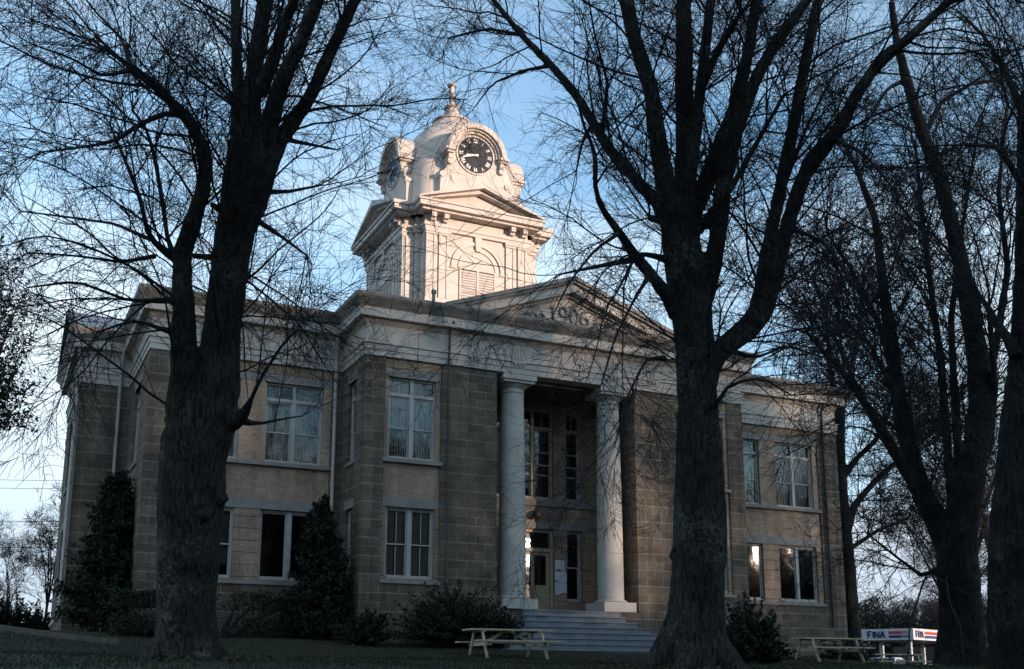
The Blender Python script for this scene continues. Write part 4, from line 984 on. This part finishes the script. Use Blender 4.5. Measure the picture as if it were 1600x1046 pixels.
T3 = big_tree('bare_tree', 'dark leafless tree forking low into crowded stems beside the road, right of the stone wing', 27.,
  ([(1502,1036,80),(1502,980,68),(1500,930,64),(1496,880,62),(1500,820,52),(1518,740,42),(1535,640,40),(1528,560,32),(1513,470,28),(1499,401,25),(1469,278,21),(1443,214,19),(1416,123,15),(1400,59,12),(1392,0,9)], (0,-1)),
  [([(1490,870,56),(1462,810,44),(1440,770,40),(1425,720,36),(1412,660,33),(1399,588,30),(1388,500,24),(1384,482,20),(1368,343,14),(1336,257,8),(1314,214,5)], (0,1.)),
   ([(1436,770,26),(1400,710,22),(1366,653,18),(1328,594,14),(1296,560,9),(1260,520,5)], (.2,-1.5), 1.4),
   ([(1495,830,26),(1480,700,17),(1470,560,15),(1458,480,12),(1440,330,9),(1430,220,5)], (-.3,.6)),
   ([(1500,820,26),(1497,700,18),(1490,600,15),(1486,500,12),(1500,380,8),(1520,250,5)], (.3,2.)),
   ([(1530,640,24),(1560,520,16),(1575,420,12),(1560,300,8),(1575,160,5)], (0,1.2)),
   ([(1515,760,24),(1545,700,18),(1555,600,12),(1545,480,9)], (.3,-1.3)), ([(1443,214,12),(1470,160,9),(1520,130,6),(1600,120,4)], (-.6,.4)),
   ([(1412,660,14),(1390,600,10),(1360,540,7),(1320,500,5),(1280,420,3)], (.6,-.6), 1.7), ([(1399,588,14),(1370,500,10),(1330,420,7),(1290,360,4)], (.6,1.8), 1.7),
   ([(1414,125,9),(1385,140,6),(1350,200,4)], (-.7,-1.4)), ([(1490,880,14),(1440,900,8),(1400,870,5),(1350,830,3)], (.3,-1.)),
  ], SPEC2, voxel=.045, bark=BARK2, limb_w=.80)
T4 = big_tree('bare_tree', 'thick leaning trunk of a leafless tree cut by the right edge of the photo', 19.,
  ([(1588,1046,84),(1584,960,76),(1584,850,72),(1588,760,66),(1594,650,56),(1600,560,44),(1602,480,36),(1604,360,32),(1603,240,28),(1604,150,24)], (0,.6)),
  [([(1590,560,26),(1572,525,16),(1550,492,12),(1530,460,7),(1500,420,4)], (0,1.)), ([(1602,420,24),(1640,300,18),(1680,160,12),(1720,0,8)], (0,-1)), ([(1604,190,16),(1570,110,10),(1540,60,6),(1500,20,3)], (.4,1.5)),
   ([(1604,300,14),(1560,230,8),(1500,225,5),(1440,260,3)], (.2,-1.5))], dict(SPEC1, d0=3.0), bark=BARK2)
T5 = big_tree('bare_tree', 'slender leafless tree with forked limbs standing at the far corner of the stone wing', 46.,
  ([(1333,1006,28),(1328,930,24),(1322,850,21),(1315,780,20),(1311,700,18),(1314,640,13),(1330,580,10),(1345,500,7),(1350,420,5)], 0),
  [([(1322,830,18),(1335,790,13),(1360,760,11),(1385,735,10),(1430,700,7),(1470,660,5)], (0,1.5)), ([(1314,750,14),(1340,715,10),(1366,691,9),(1388,650,7),(1400,590,5)], (0,-1.5)), ([(1312,700,12),(1304,640,10),(1296,560,8),(1290,470,5)], (0,1)),
   ([(1330,580,9),(1300,520,6),(1270,430,4)], (0,2)), ([(1345,500,6),(1390,430,4),(1420,340,3)], (0,-2)), ([(1325,860,9),(1370,830,6),(1420,810,4)], (0,2))],
  dict(SPEC2, d0=3.2, l1=(1.5,5), r2=.02, r3=.013), voxel=.05, bark=BARK2)
# background bare trees, built in their own space and placed
def bare_tree_at(x, y, h, spread, label, name='bare_tree', group='bare trees beyond the courthouse', nst=5, r0=.28, spec=None):
    gz = float(ground_z(x, y)); root = empty(name, (x, y, gz), label, 'tree', group)
    mb = MB(); limbs = []
    top = np.array([x+rng.normal(0,.4), y, gz+h*.28]); P, Rr = resample([(x,y,gz-.2),(x+rng.normal(0,.1),y,gz+h*.14),tuple(top)], [r0*1.2, r0, r0*.85], .4); mb.tube(P, list(Rr), 10)
    for k in range(nst):
        a = 2*math.pi*k/nst+rng.normal(0,.4); o = np.array([math.cos(a), math.sin(a), 0])*spread*rng.uniform(.35,1.)
        pts = [top-np.array([0,0,.3]), top+o*.25+np.array([0,0,h*.2]), top+o*.65+np.array([0,0,h*.42])+rng.normal(0,.3,3), top+o+np.array([0,0,h*rng.uniform(.6,.75)])+rng.normal(0,.5,3)]
        P, Rr = resample(pts, [r0*.55, r0*.42, r0*.25, r0*.08], .5); mb.tube(P, list(Rr), 8); limbs.append((P, Rr, 1.))
    mb.build('trunk', BARK2, root, smooth=True)
    v_, f_ = crown(limbs, spec); np_mesh('crown', v_, f_, TWIG, root)
    return root
SPB = dict(d0=2.6, l1=(1.5,5.0), n2=8, l2=(.6,2.2), r2=.022, n3=4.5, l3=(.3,1.0), r3=.014, trop=.01)
def ptx(px, D):           # ground position on a photo bearing at distance D
    p = at(px, 900, 1.); return p[0]*D, p[1]*D
for px, D, h, sp, lb in ((1494,62,19,6,'tall leafless tree hidden at its foot by the low forking tree, over the filling station'), (1240,66,20,6,'leafless tree whose crown rises behind the roof of the right stone wing'), (1560,70,20,7,'leafless tree behind the pair of thick trunks at the right edge'),
                      (1180,84,22,7,'leafless tree far behind the courthouse roof, its crown right of the large tree'), (1480,92,18,7,'leafless tree far beyond the road behind the low forking tree')):
    x, y = ptx(px, D); bare_tree_at(x, y, h, sp, lb, spec=SPB)
x, y = ptx(75, 44); bare_tree_at(x, y, 6.2, 1.0, 'thin leafless sapling among the dark bushes at the left edge', nst=5, r0=.06, spec=dict(SPB, d0=3, l1=(.5,1.4), l2=(.3,.8), l3=(.15,.4), r2=.012, r3=.008), group='saplings at the left')
x, y = ptx(35, 50); bare_tree_at(x, y, 5.4, .9, 'shorter leafless sapling at the left edge, left of the thin one', nst=5, r0=.05, spec=dict(SPB, d0=3, l1=(.5,1.2), l2=(.3,.8), l3=(.15,.4), r2=.012, r3=.008), group='saplings at the left')
# ================================================================== SHRUBS
def leaves(C, size, up=.0):
    n = len(C); u = unit(rng.normal(0, 1, (n,3))+np.array([0,0,up])); t = unit(np.cross(u, rng.normal(0, 1, (n,3)))); s = size*rng.uniform(.6, 1.4, n)[:,None]
    V = np.stack([C-u*s, C+t*s*.38, C+u*s, C-t*s*.38], 1).reshape(-1,3)
    return V, np.arange(4*n).reshape(-1,4)
def shrub(name, x, y, rx, ry, h, label, cat='shrub', form='round', n=9000, size=.05, group=None, mat=None, lump=.22, lift=0):
    gz = float(ground_z(x, y)); root = empty(name, (x, y, gz), label, cat, group); g0 = gz; gz += lift
    d = unit(rng.normal(0, 1, (n,3))); ph = rng.uniform(0, 6.28, 6)
    lum = 1+lump*(np.sin(d[:,0]*5+ph[0])*np.sin(d[:,2]*6+ph[1])+.6*np.sin(d[:,1]*9+ph[2])*np.sin(d[:,2]*11+ph[3]))
    rr = (rng.random(n)**.35)*lum
    if form == 'round':
        C = np.stack([x+d[:,0]*rx*rr, y+d[:,1]*ry*rr, gz+h*.46+d[:,2]*h*.54*rr], 1)
    elif form == 'hedge':
        q = rng.uniform(-1, 1, (n,3)); q = np.sign(q)*np.abs(q)**.6
        C = np.stack([x+q[:,0]*rx, y+q[:,1]*ry, gz+h*.5*(1+q[:,2]*(1+.1*np.sin(q[:,0]*9+ph[0])))], 1)
    elif form in ('spray', 'mound'):
        m = n//55; C = []
        for q in range(m):
            if form == 'spray':
                t = rng.random()**1.15*.96; a = rng.uniform(0, 6.28); ln = ((1-t)**.75)*rng.uniform(.55, 1.25)+.06
                o = np.array([x, y, gz+.05+t*h*.93]); e = np.array([math.cos(a)*rx*ln, math.sin(a)*ry*ln, h*.10*rng.uniform(.2,1.6)])
            else:
                dv = unit(rng.normal(0, 1, 3)); dv[2] = abs(dv[2])*1.0; ln = rng.uniform(.62, 1.14)
                o = np.array([x+rng.normal(0,rx*.15), y, gz+h*.12]); e = np.array([dv[0]*rx, dv[1]*ry, dv[2]*h*.9])*ln
            sp_ = rng.random(55)**.7
            C.append(o+e*sp_[:,None]+rng.normal(0, 1, (55,3))*np.array([rx, ry, h*.5])*(.10*(1.15-sp_))[:,None])
        C = np.concatenate(C)
    else:  # cone
        t = rng.random(n)**1.25; a = rng.uniform(0, 6.28, n); lay = 1+.28*np.sin(t*h*5.5+2*np.sin(a*3+ph[0])+ph[1])
        r = (1-t)**.8*(rng.random(n)**.4)*lay+.02
        C = np.stack([x+np.cos(a)*rx*r, y+np.sin(a)*ry*r, gz+.1+t*h], 1)
    C = C[C[:,2] > gz-.02]
    V, F = leaves(C, size, .3 if form in ('cone','spray') else 0)
    np_mesh('foliage', V, F, mat or LEAFB, root)
    mb = MB(); 
    for k in range(1 if form in ('cone','spray') else 5):
        a = k*1.3; ex, ey = (0, 0) if form in ('cone','spray') else (math.cos(a)*rx*.6, math.sin(a)*ry*.6)
        mb.tube([(x+ex*.1,y+ey*.1,gz-.1),(x+ex*.5,y+ey*.5,gz+h*.4),(x+ex,y+ey,gz+h*(.92 if form in ('cone','spray') else .7))], [.07,.05,.015], 7)
    if lift: mb.tube([(x,y,g0-.2),(x,y,gz+.3*h),(x,y,gz+h*.8)], [.2,.13,.03], 9)
    mb.build('stem', TWIG, root)
    return root
p = at(166, 985, 31.5); shrub('evergreen_tree', p[0], p[1], 1.5, 1.3, 4.7, 'dense dark conical evergreen at the left end of the courthouse', 'evergreen tree', 'spray', 26000, .07, mat=LEAFD)
p = at(500, 985, 31.0); shrub('evergreen_tree', 8.72, 30.7, 1.15, 1.0, 4.0, 'dark ragged evergreen in the corner between left wing and pavilion', 'evergreen tree', 'spray', 22000, .065, mat=LEAFD)
shrub('hedge', 6.0, 30.9, 3.0, .65, 1.25, 'low dark clipped hedge under the left wing windows', 'hedge', 'hedge', 16000, .05)
shrub('shrub', 9.55, 28.9, .75, .7, 1.05, 'small dark rounded shrub left of the big spreading shrub by the pavilion', 'shrub', 'mound', 6500, .05)
shrub('shrub', 12.15, 28.75, 1.75, 1.0, 1.75, 'big dark spreading shrub under the pavilion window behind the picnic table', 'shrub', 'mound', 20000, .055)
shrub('shrub', 13.6, 28.7, .75, .7, 1.1, 'dark shrub overlapping the left edge of the stone steps', 'shrub', 'mound', 6500, .05)
p = at(1172, 1030, 24.); shrub('shrub', p[0], p[1], .85, .7, 1.5, 'dark spiky shrub right of the large tree trunk', 'shrub', 'mound', 9000, .055)
p = at(1195, 1030, 25.5); shrub('shrub', p[0], p[1], .62, .6, .85, 'low dark shrub beside the spiky one under the right wing windows', 'shrub', 'mound', 6000, .05)
p = at(1290, 1010, 38.5); shrub('shrub', 28.6, 31.1, 1.3, .6, .7, 'low dark shrub at the foot of the right wing wall by the rear picnic table', 'shrub', 'mound', 6500, .05)
for px, D, rx, h, lb in ((15, 40, 1.4, 1.7, 'dark bush at the left edge of the photo'), (50, 42, 1.3, 1.55, 'dark bush second from the left edge'), (85, 44, 1.1, 1.2, 'low dark bush beside the left downspout of the courthouse')):
    x, y = ptx(px, D); shrub('bush', x, y, rx, rx*.8, h, lb, 'bush', 'mound', 8000, .07, group='bushes at the left edge', mat=LEAFD)
x, y = ptx(-68, 34); shrub('evergreen_tree', x, y, 1.75, 1.7, 7.6, 'dark bushy evergreen crown high up at the left edge of the photo', 'evergreen tree', 'mound', 16000, .08, mat=LEAFD, lift=5.8)
x, y = ptx(1356, 122); shrub('round_tree', x, y, 2.6, 2.4, 10.8, 'dark round crowned tree left of the filling station canopy', 'tree', 'round', 12000, .16, mat=LEAFD, lump=.12)
for px, D, rx_, h_, lb in ((1412,128,3.2,7.2,'dark leafy tree over the left part of the filling station canopy'), (1462,134,3.6,6.4,'low dark leafy tree behind the canopy corner of the filling station')):
    x, y = ptx(px, D); shrub('leafy_tree', x, y, rx_, rx_*.8, h_, lb, 'tree', 'mound', 9000, .2, mat=LEAFD)
for i, (px, D, h) in enumerate(((1395,125,8),(1420,130,9),(1445,128,8.5),(1470,120,9),(1545,115,9),(1500,126,8.5))):
    x, y = ptx(px, D); bare_tree_at(x, y, h, 2.6, ['leafless tree behind the left end of the filling station','leafless tree behind the lettered front of the filling station','leafless tree behind the canopy corner of the filling station','leafless tree behind the low forking tree, far beyond the road','leafless tree behind the dark church','leafless tree between the church and the filling station'][i], nst=6, r0=.16, spec=dict(SPB, d0=3., l1=(.8,2.5), r2=.03, r3=.02), group='small trees beyond the filling station')
# ================================================================== PICNIC TABLES
def picnic(loc, rot, label):
    root = empty('picnic_table', (0,0,0), label, 'picnic table', 'weathered wooden picnic tables')
    Lh = 1.12
    mb = MB()
    for k in range(5): mb.box(-Lh, Lh, -.36+k*.148, -.36+k*.148+.138, .715, .755)
    mb.box(-.80,-.72,-.33,.33,.675,.714); mb.box(.72,.80,-.33,.33,.675,.714); mb.box(-.04,.04,-.33,.33,.675,.714); mb.build('tabletop', TABLEW, root)
    for sg in (-1, 1):
        mb = MB(); y = sg*.70
        mb.box(-Lh-.02, Lh+.02, y-.145, y-.005, .42, .46); mb.box(-Lh-.02, Lh+.02, y+.005, y+.145, .42, .46); mb.build('bench', TABLEW, root)
    for xx in (-.82, .82):
        for sg in (-1, 1):
            mb = MB(); mb.bar((xx, sg*.28, .712), (xx, sg*.66, -.03), .04, .09); mb.build('leg', TABLEW, root)
        mb = MB(); mb.box(xx+.022 if xx < 0 else xx-.062, xx+.062 if xx < 0 else xx-.022, -.78, .78, .33, .418); mb.build('crossbeam', TABLEW, root)
        mb = MB(); mb.bar((xx*.9, 0, .37), (xx*.15, 0, .69), .04, .07); mb.build('brace', TABLEW, root)
    root.location = Vector(loc); root.rotation_euler.z = rot
    return root
pt = picnic((12.25, 25.35, .46), R_(-3), 'pale wooden picnic table on the lawn before the big spreading shrub')
q = copy_tree(pt); q['label'] = 'wooden picnic table near the far corner of the right wing, turned away'; q.location = (24.35, 26.95, float(ground_z(24.35,26.95))+.02); q.rotation_euler.z = R_(-6)
x, y = ptx(1392, 47.); q = copy_tree(pt); q['label'] = 'wooden picnic table beyond the right wing, in front of the filling station'; q.location = (x, y, float(ground_z(x,y))); q.rotation_euler.z = R_(-20)
# timber rail lying at the lawn edge
pa, pb_ = at(-40, 1001, 26.), at(186, 1001, 24.5)
mb = MB(); za = max(float(ground_z(pa[0],pa[1])), 0); 
n = 12
for i in range(n):
    a = pa+(pb_-pa)*i/n; b = pa+(pb_-pa)*(i+1)/n
    mb.bar((a[0],a[1],float(ground_z(a[0],a[1]))+.16), (b[0],b[1],float(ground_z(b[0],b[1]))+.16), .12, .12)
for i in (1, 5, 9, 11):
    a = pa+(pb_-pa)*i/n; g = float(ground_z(a[0],a[1])); mb.box(a[0]-.05, a[0]+.05, a[1]-.05, a[1]+.05, g-.2, g+.10)
tag(mb.build('timber_rail', mottled('grey_timber', (.07,.06,.045), (.13,.11,.085), 4., .85, .2, 30), None), 'low brown timber rail along the lawn at the left edge', 'rail')
# ================================================================== FILLING STATION (right background)
FW = mottled('white_fascia', (.44,.46,.50), (.52,.54,.58), .5, .4, 0); FB = mottled('station_blue', (.015,.03,.10), (.02,.04,.13), 2., .4, 0); FRD = mottled('station_red', (.35,.03,.02), (.42,.05,.03), 2., .4, 0)
D0 = 96.; pc = at(1427, 990, 1.); gst = -.9
corner = np.array([pc[0]*D0, pc[1]*D0]); pl = at(1341, 1000, 1.)
lp = np.array([pl[0], pl[1]])*D0*1.03; lp = lp; e1 = lp-corner; len1 = np.linalg.norm(e1); e1 /= len1
e2 = np.array([e1[1], -e1[0]]); 
if e2.dot(corner) < 0: e2 = -e2
# rotate so that the second face runs right and away
pr_ = at(1520, 990, 1.); rp = np.array([pr_[0], pr_[1]])*D0*1.10; e2 = (rp-corner); len2 = 13.; e2 /= np.linalg.norm(e2)
fs = empty('filling_station', (float(corner[0]), float(corner[1]), gst), 'white filling station canopy with blue lettering and red stripes across the road', 'filling station')
zc0, zc1 = 3.45, 4.45
def P3(a, b, z): q = corner+e1*a+e2*b; return (float(q[0]), float(q[1]), z)
def slab(mb, a0, a1, b0, b1, z0, z1):
    c = [P3(a0,b0,0), P3(a1,b0,0), P3(a1,b1,0), P3(a0,b1,0)]
    n = len(mb.v); mb.v += [(p[0],p[1],z0) for p in c]+[(p[0],p[1],z1) for p in c]
    for q in ((0,1,2,3),(7,6,5,4),(0,4,5,1),(1,5,6,2),(2,6,7,3),(3,7,4,0)): mb.f.append(tuple(n+i for i in q)); mb.m.append(0)
mb = MB(); slab(mb, 0, len1, 0, len2, zc0, zc1); mb.build('canopy', FW, fs)
for a, b in ((1.2,2.),(len1-1.2,2.),(1.2,len2-2),(len1-1.2,len2-2)):
    mb = MB(); slab(mb, a-.15, a+.15, b-.15, b+.15, gst-.3, zc0); mb.build('canopy_post', FW, fs)
mb = MB(); slab(mb, -2, len1+3, len2+1., len2+9, gst-.3, 3.2); mb.build('shop', INT, fs)
LET = {'F': [((0,0),(0,1)),((0,1),(.6,1)),((0,.52),(.48,.52))], 'I': [((.12,0),(.12,1))], 'N': [((0,0),(0,1)),((0,1),(.62,0)),((.62,0),(.62,1))], 'A': [((0,0),(.34,1)),((.34,1),(.68,0)),((.14,.34),(.54,.34))]}
def lettering(face, start, h, lw, mat, nm):
    mb = MB(); x = start
    for c in 'FINA':
        for (p, q) in LET[c]:
            A_ = (x+p[0]*h*1.05, zc0+.22+p[1]*h); B_ = (x+q[0]*h*1.05, zc0+.22+q[1]*h)
            if face == 1: a3, b3 = P3(len1-A_[0], -.03, A_[1]), P3(len1-B_[0], -.03, B_[1])
            else: a3, b3 = P3(-.03, A_[0], A_[1]), P3(-.03, B_[0], B_[1])
            mb.bar(a3, b3, .05, lw)
        x += {'F': .75, 'I': .38, 'N': .85, 'A': .8}[c]*h*1.05
    mb.build(nm, mat, fs); return x
xe = lettering(1, .9, .55, .15, FB, 'lettering'); xe2 = lettering(2, .5, .55, .15, FB, 'lettering')
def strip(face, a0, a1, z0, z1, mat):
    mb = MB()
    if face == 1: slab(mb, len1-a1, len1-a0, -.025, -.002, z0, z1)
    else: slab(mb, -.025, -.002, a0, a1, z0, z1)
    mb.build('stripe', mat, fs)
for fc, s0, e0 in ((1, xe+.3, len1-.4), (2, xe2+.25, len2-.5)):
    k = s0+(e0-s0)*.62
    strip(fc, s0, k, zc0+.52, zc0+.78, FRD); strip(fc, s0, k, zc0+.18, zc0+.42, FB)
    w_ = (e0-k)/8
    for i in range(4): strip(fc, k+w_*(2*i+.6), k+w_*(2*i+1.6), zc0+.52, zc0+.78, FRD); strip(fc, k+w_*(2*i+.6), k+w_*(2*i+1.6), zc0+.18, zc0+.42, FB)
for a in (3., 6.):
    mb = MB(); slab(mb, a-.5, a+.5, 3.0, 3.5, gst-.1, gst+1.6); mb.build('fuel_pump', FW, fs)
# small square-ish sign boards under the canopy
mb = MB(); slab(mb, .3, 1.9, len2-.2, len2-.1, 1.9, 2.5); mb.build('sign_board', FW, fs)
# ---- church-like dark house at the far right
x, y = ptx(1545, 74); hz = -.9
chh = empty('church', (x, y, hz), 'small dark gabled church with a white framed arched window beyond the road', 'church')
CH = mottled('dark_brick', (.05,.035,.03), (.08,.055,.045), 3., .9, .1); RFD = mottled('dark_shingle', (.03,.03,.035), (.05,.05,.055), 4., .9, .1)
bear = math.atan2(x, y); ca, sa = math.cos(-bear), math.sin(-bear)
def HX(p): return (x+ca*p[0]-sa*p[1], y+sa*p[0]+ca*p[1], p[2])
mb = MB(HX); mb.prism([(-1.6,hz),(2.4,hz),(2.4,3.0),(.4,5.2),(-1.6,3.0)], 0, 9); mb.build('wall', CH, chh)
mb = MB(HX); mb.prism([(-2.0,2.62),(.4,5.3),(.4,5.5),(-2.2,2.62)][::-1], -.3, 9.2); mb.prism([(.4,5.3),(2.8,2.62),(3.0,2.62),(.4,5.5)][::-1], -.3, 9.2); mb.build('roof', RFD, chh)
mb = MB(HX)
def archband(r0, r1, cx, cz):
    for i in range(14):
        a0 = math.pi*i/14; a1 = math.pi*(i+1)/14
        mb.prism([(cx+r0*math.cos(a0),cz+r0*math.sin(a0)),(cx+r1*math.cos(a0),cz+r1*math.sin(a0)),(cx+r1*math.cos(a1),cz+r1*math.sin(a1)),(cx+r0*math.cos(a1),cz+r0*math.sin(a1))], -.1, -.01)
archband(.78, .92, .4, 2.1); mb.box(-.52,-.38,-.1,-.01,.2,2.1); mb.box(1.18,1.32,-.1,-.01,.2,2.1); mb.box(.33,.47,-.1,-.01,.2,2.9); mb.box(-.1,0,-.08,-.01,.2,2.7); mb.box(.8,.9,-.08,-.01,.2,2.7)
mb.box(-.38,1.18,-.09,-.011,1.2,1.3); mb.box(-.52,1.32,-.1,-.01,.1,.2)
mb.build('arched_window', FW, chh)
# ---- parked cars beyond the lawn crest
def car(px, D, rot, paint, label):
    x, y = ptx(px, D); gz = float(ground_z(x, y)); root = empty('parked_car', (0,0,0), label, 'car', 'cars parked by the road')
    pr = [(-2.2,.35),(-2.25,.75),(-1.5,.88),(-1.0,.92),(-.55,1.36),(.75,1.40),(1.35,.98),(2.15,.90),(2.25,.60),(2.2,.35)]
    mb = MB(); n = len(pr)
    secs = []
    for yy, sc in ((-.84,.94),(-.78,1.),(.78,1.),(.84,.94)):
        secs.append([(px_*(.985 if abs(yy) > .8 else 1), yy*(1-.16*max(0,(pz-.9))/.5), pz*sc if pz > .5 else pz) for px_, pz in pr])
    for s in secs: mb.v += s
    for i in range(3):
        for k in range(n):
            j = (k+1) % n; mb.f.append((i*n+k, i*n+j, (i+1)*n+j, (i+1)*n+k)); mb.m.append(0)
    mb.f.append(tuple(range(n))[::-1]); mb.f.append(tuple(3*n+k for k in range(n))); mb.m += [0,0]
    mb.build('body', paint, root, auto=30)
    mb = MB()
    for sg in (-1, 1): mb.face([(-.92,sg*.852,.92),(1.2,sg*.852,.96),(.72,sg*.79,1.30),(-.55,sg*.79,1.28)])
    mb.face([(-1.02,-.72,.945),(-1.02,.72,.945),(-.60,.66,1.335),(-.60,-.66,1.335)]); mb.face([(1.33,-.72,1.01),(1.33,.72,1.01),(.82,.66,1.37),(.82,-.66,1.37)]); mb.build('window', DARK, root)
    for wx in (-1.35, 1.4):
        for sg in (-1, 1):
            mb = MB(); mb.tube([(wx,sg*.66,.32),(wx,sg*.86,.32)], .32, 18); wq = mb.build('wheel', DARK, root, auto=40)
            mb = MB(); mb.tube([(wx,sg*.85,.32),(wx,sg*.872,.32)], .18, 14); mb.build('rim', GUT, wq, auto=40)
    for sg in (-1, 1):
        mb = MB(); mb.box(-2.27,-2.22,sg*.62-.14,sg*.62+.14,.58,.70); mb.build('headlight', WHITEN, root)
    root.location = (x, y, gz); root.rotation_euler.z = rot
PW = mottled('pale_car_paint', (.45,.50,.56), (.5,.55,.6), 1., .25, 0, spec=.6); PB = mottled('white_car_paint', (.6,.6,.6), (.66,.66,.66), 1., .25, 0, spec=.6)
car(1376, 58, R_(25), PW, 'pale blue sedan parked beyond the lawn, left of the filling station posts')
car(1440, 66, R_(15), PB, 'white sedan parked beyond the lawn under the canopy corner')
# ---- overhead wires at the left
WIRE = DARK
for i, (y0, y1, lb) in enumerate(((742,748,'thin overhead wire at the left of the courthouse, highest of four'), (756,760,'thin overhead wire at the left of the courthouse, second from the top'), (808,811,'overhead wire at the left of the courthouse, third from the top'), (849,852,'overhead wire at the left of the courthouse, lowest of four'))):
    a = at(-260, y0-6, 62.); b = at(230, y1, 66.); mb = MB(); pts = []
    for k in range(15):
        t = k/14; p_ = a+(b-a)*t; pts.append((p_[0], p_[1], p_[2]-1.2*t*(1-t)))
    mb.tube(pts, .014 if i < 2 else .02, 5); tag(mb.build('overhead_wire', WIRE, None), lb, 'wire', 'overhead wires at the left')
for px, lb in ((-262, 'utility pole carrying the overhead wires at the left'), (231, 'utility pole carrying the overhead wires behind the courthouse')):
    D = 62. if px < 0 else 66.; p_ = at(px, 900, D); g = float(ground_z(p_[0], p_[1])); rt = empty('utility_pole', (p_[0], p_[1], g), lb, 'utility pole', 'utility poles')
    mb = MB(); zt_ = at(px, 730, D)[2]; mb.tube([(p_[0],p_[1],g-.5),(p_[0],p_[1],zt_+.8)], [.15,.11], 10); mb.build('pole', TWIG, rt, auto=40)
    mb = MB(); mb.box(p_[0]-1.1, p_[0]+1.1, p_[1]-.06, p_[1]+.06, zt_-.1, zt_+.05); mb.build('crossarm', TWIG, rt)
# ================================================================== across the street (behind the camera): unseen blocks and trees added to keep the low sun off the lower courthouse
BR = brickmat('street_brick', (.22,.10,.07), (.28,.14,.10), (.3,.27,.24), .24, .075, .01)
def block(x0, x1, h, label, y0=-44., y1=-32.):
    root = empty('shade_block', ((x0+x1)/2, y1, -1.7), label, 'building', 'brick blocks across the street')
    mb = MB(); mb.box(x0, x1, y0, y1, -1.9, h); mb.build('wall', BR, root)
    mb = MB(); mb.box(x0-.2, x1+.2, y1, y1+.35, h-.9, h-.3); mb.build('cornice', LIME, root)
    nx_ = int((x1-x0)/3)
    for i in range(nx_):
        for z in np.arange(.8, h-3, 3.6):
            c = x0+(i+.5)*(x1-x0)/nx_; mb = MB(); mb.box(c-.55, c+.55, y1-.1, y1+.04, z, z+1.9); mb.build('window', DARK, root)
block(-40, 18, 10.0, 'low brick store row across the street'); block(60, 96, 10.6, 'low brick store row at the far end of the street'); block(18.8, 53.4, 15.5, 'taller brick store row in the middle of the street opposite')
rng = np.random.default_rng(21)
SPS = dict(d0=2.7, l1=(1.5,4.5), n2=6.5, l2=(.6,2.0), r2=.03, n3=4, l3=(.3,1.0), r3=.022, trop=.01)
protos = []  # unseen bare trees, added so the sun reaches the front thinned by twigs
for k in range(2): protos.append(bare_tree_at(30+k*5, -30-k*9, 20.5, 5.0, 'bare street tree across the street, one of a long row', nst=9, r0=.34, spec=SPS, group='street trees across the street'))
for i in range(10):
    for r in range(1):
        if i == 0: continue
        c = copy_tree(protos[(i+r) % 2]); c.location = (30+i*6.2+rng.normal(0,.5), -30-r*8+rng.normal(0,1), -1.65); c.rotation_euler.z = rng.uniform(0, 6.28)
bpy.context.view_layer.update()
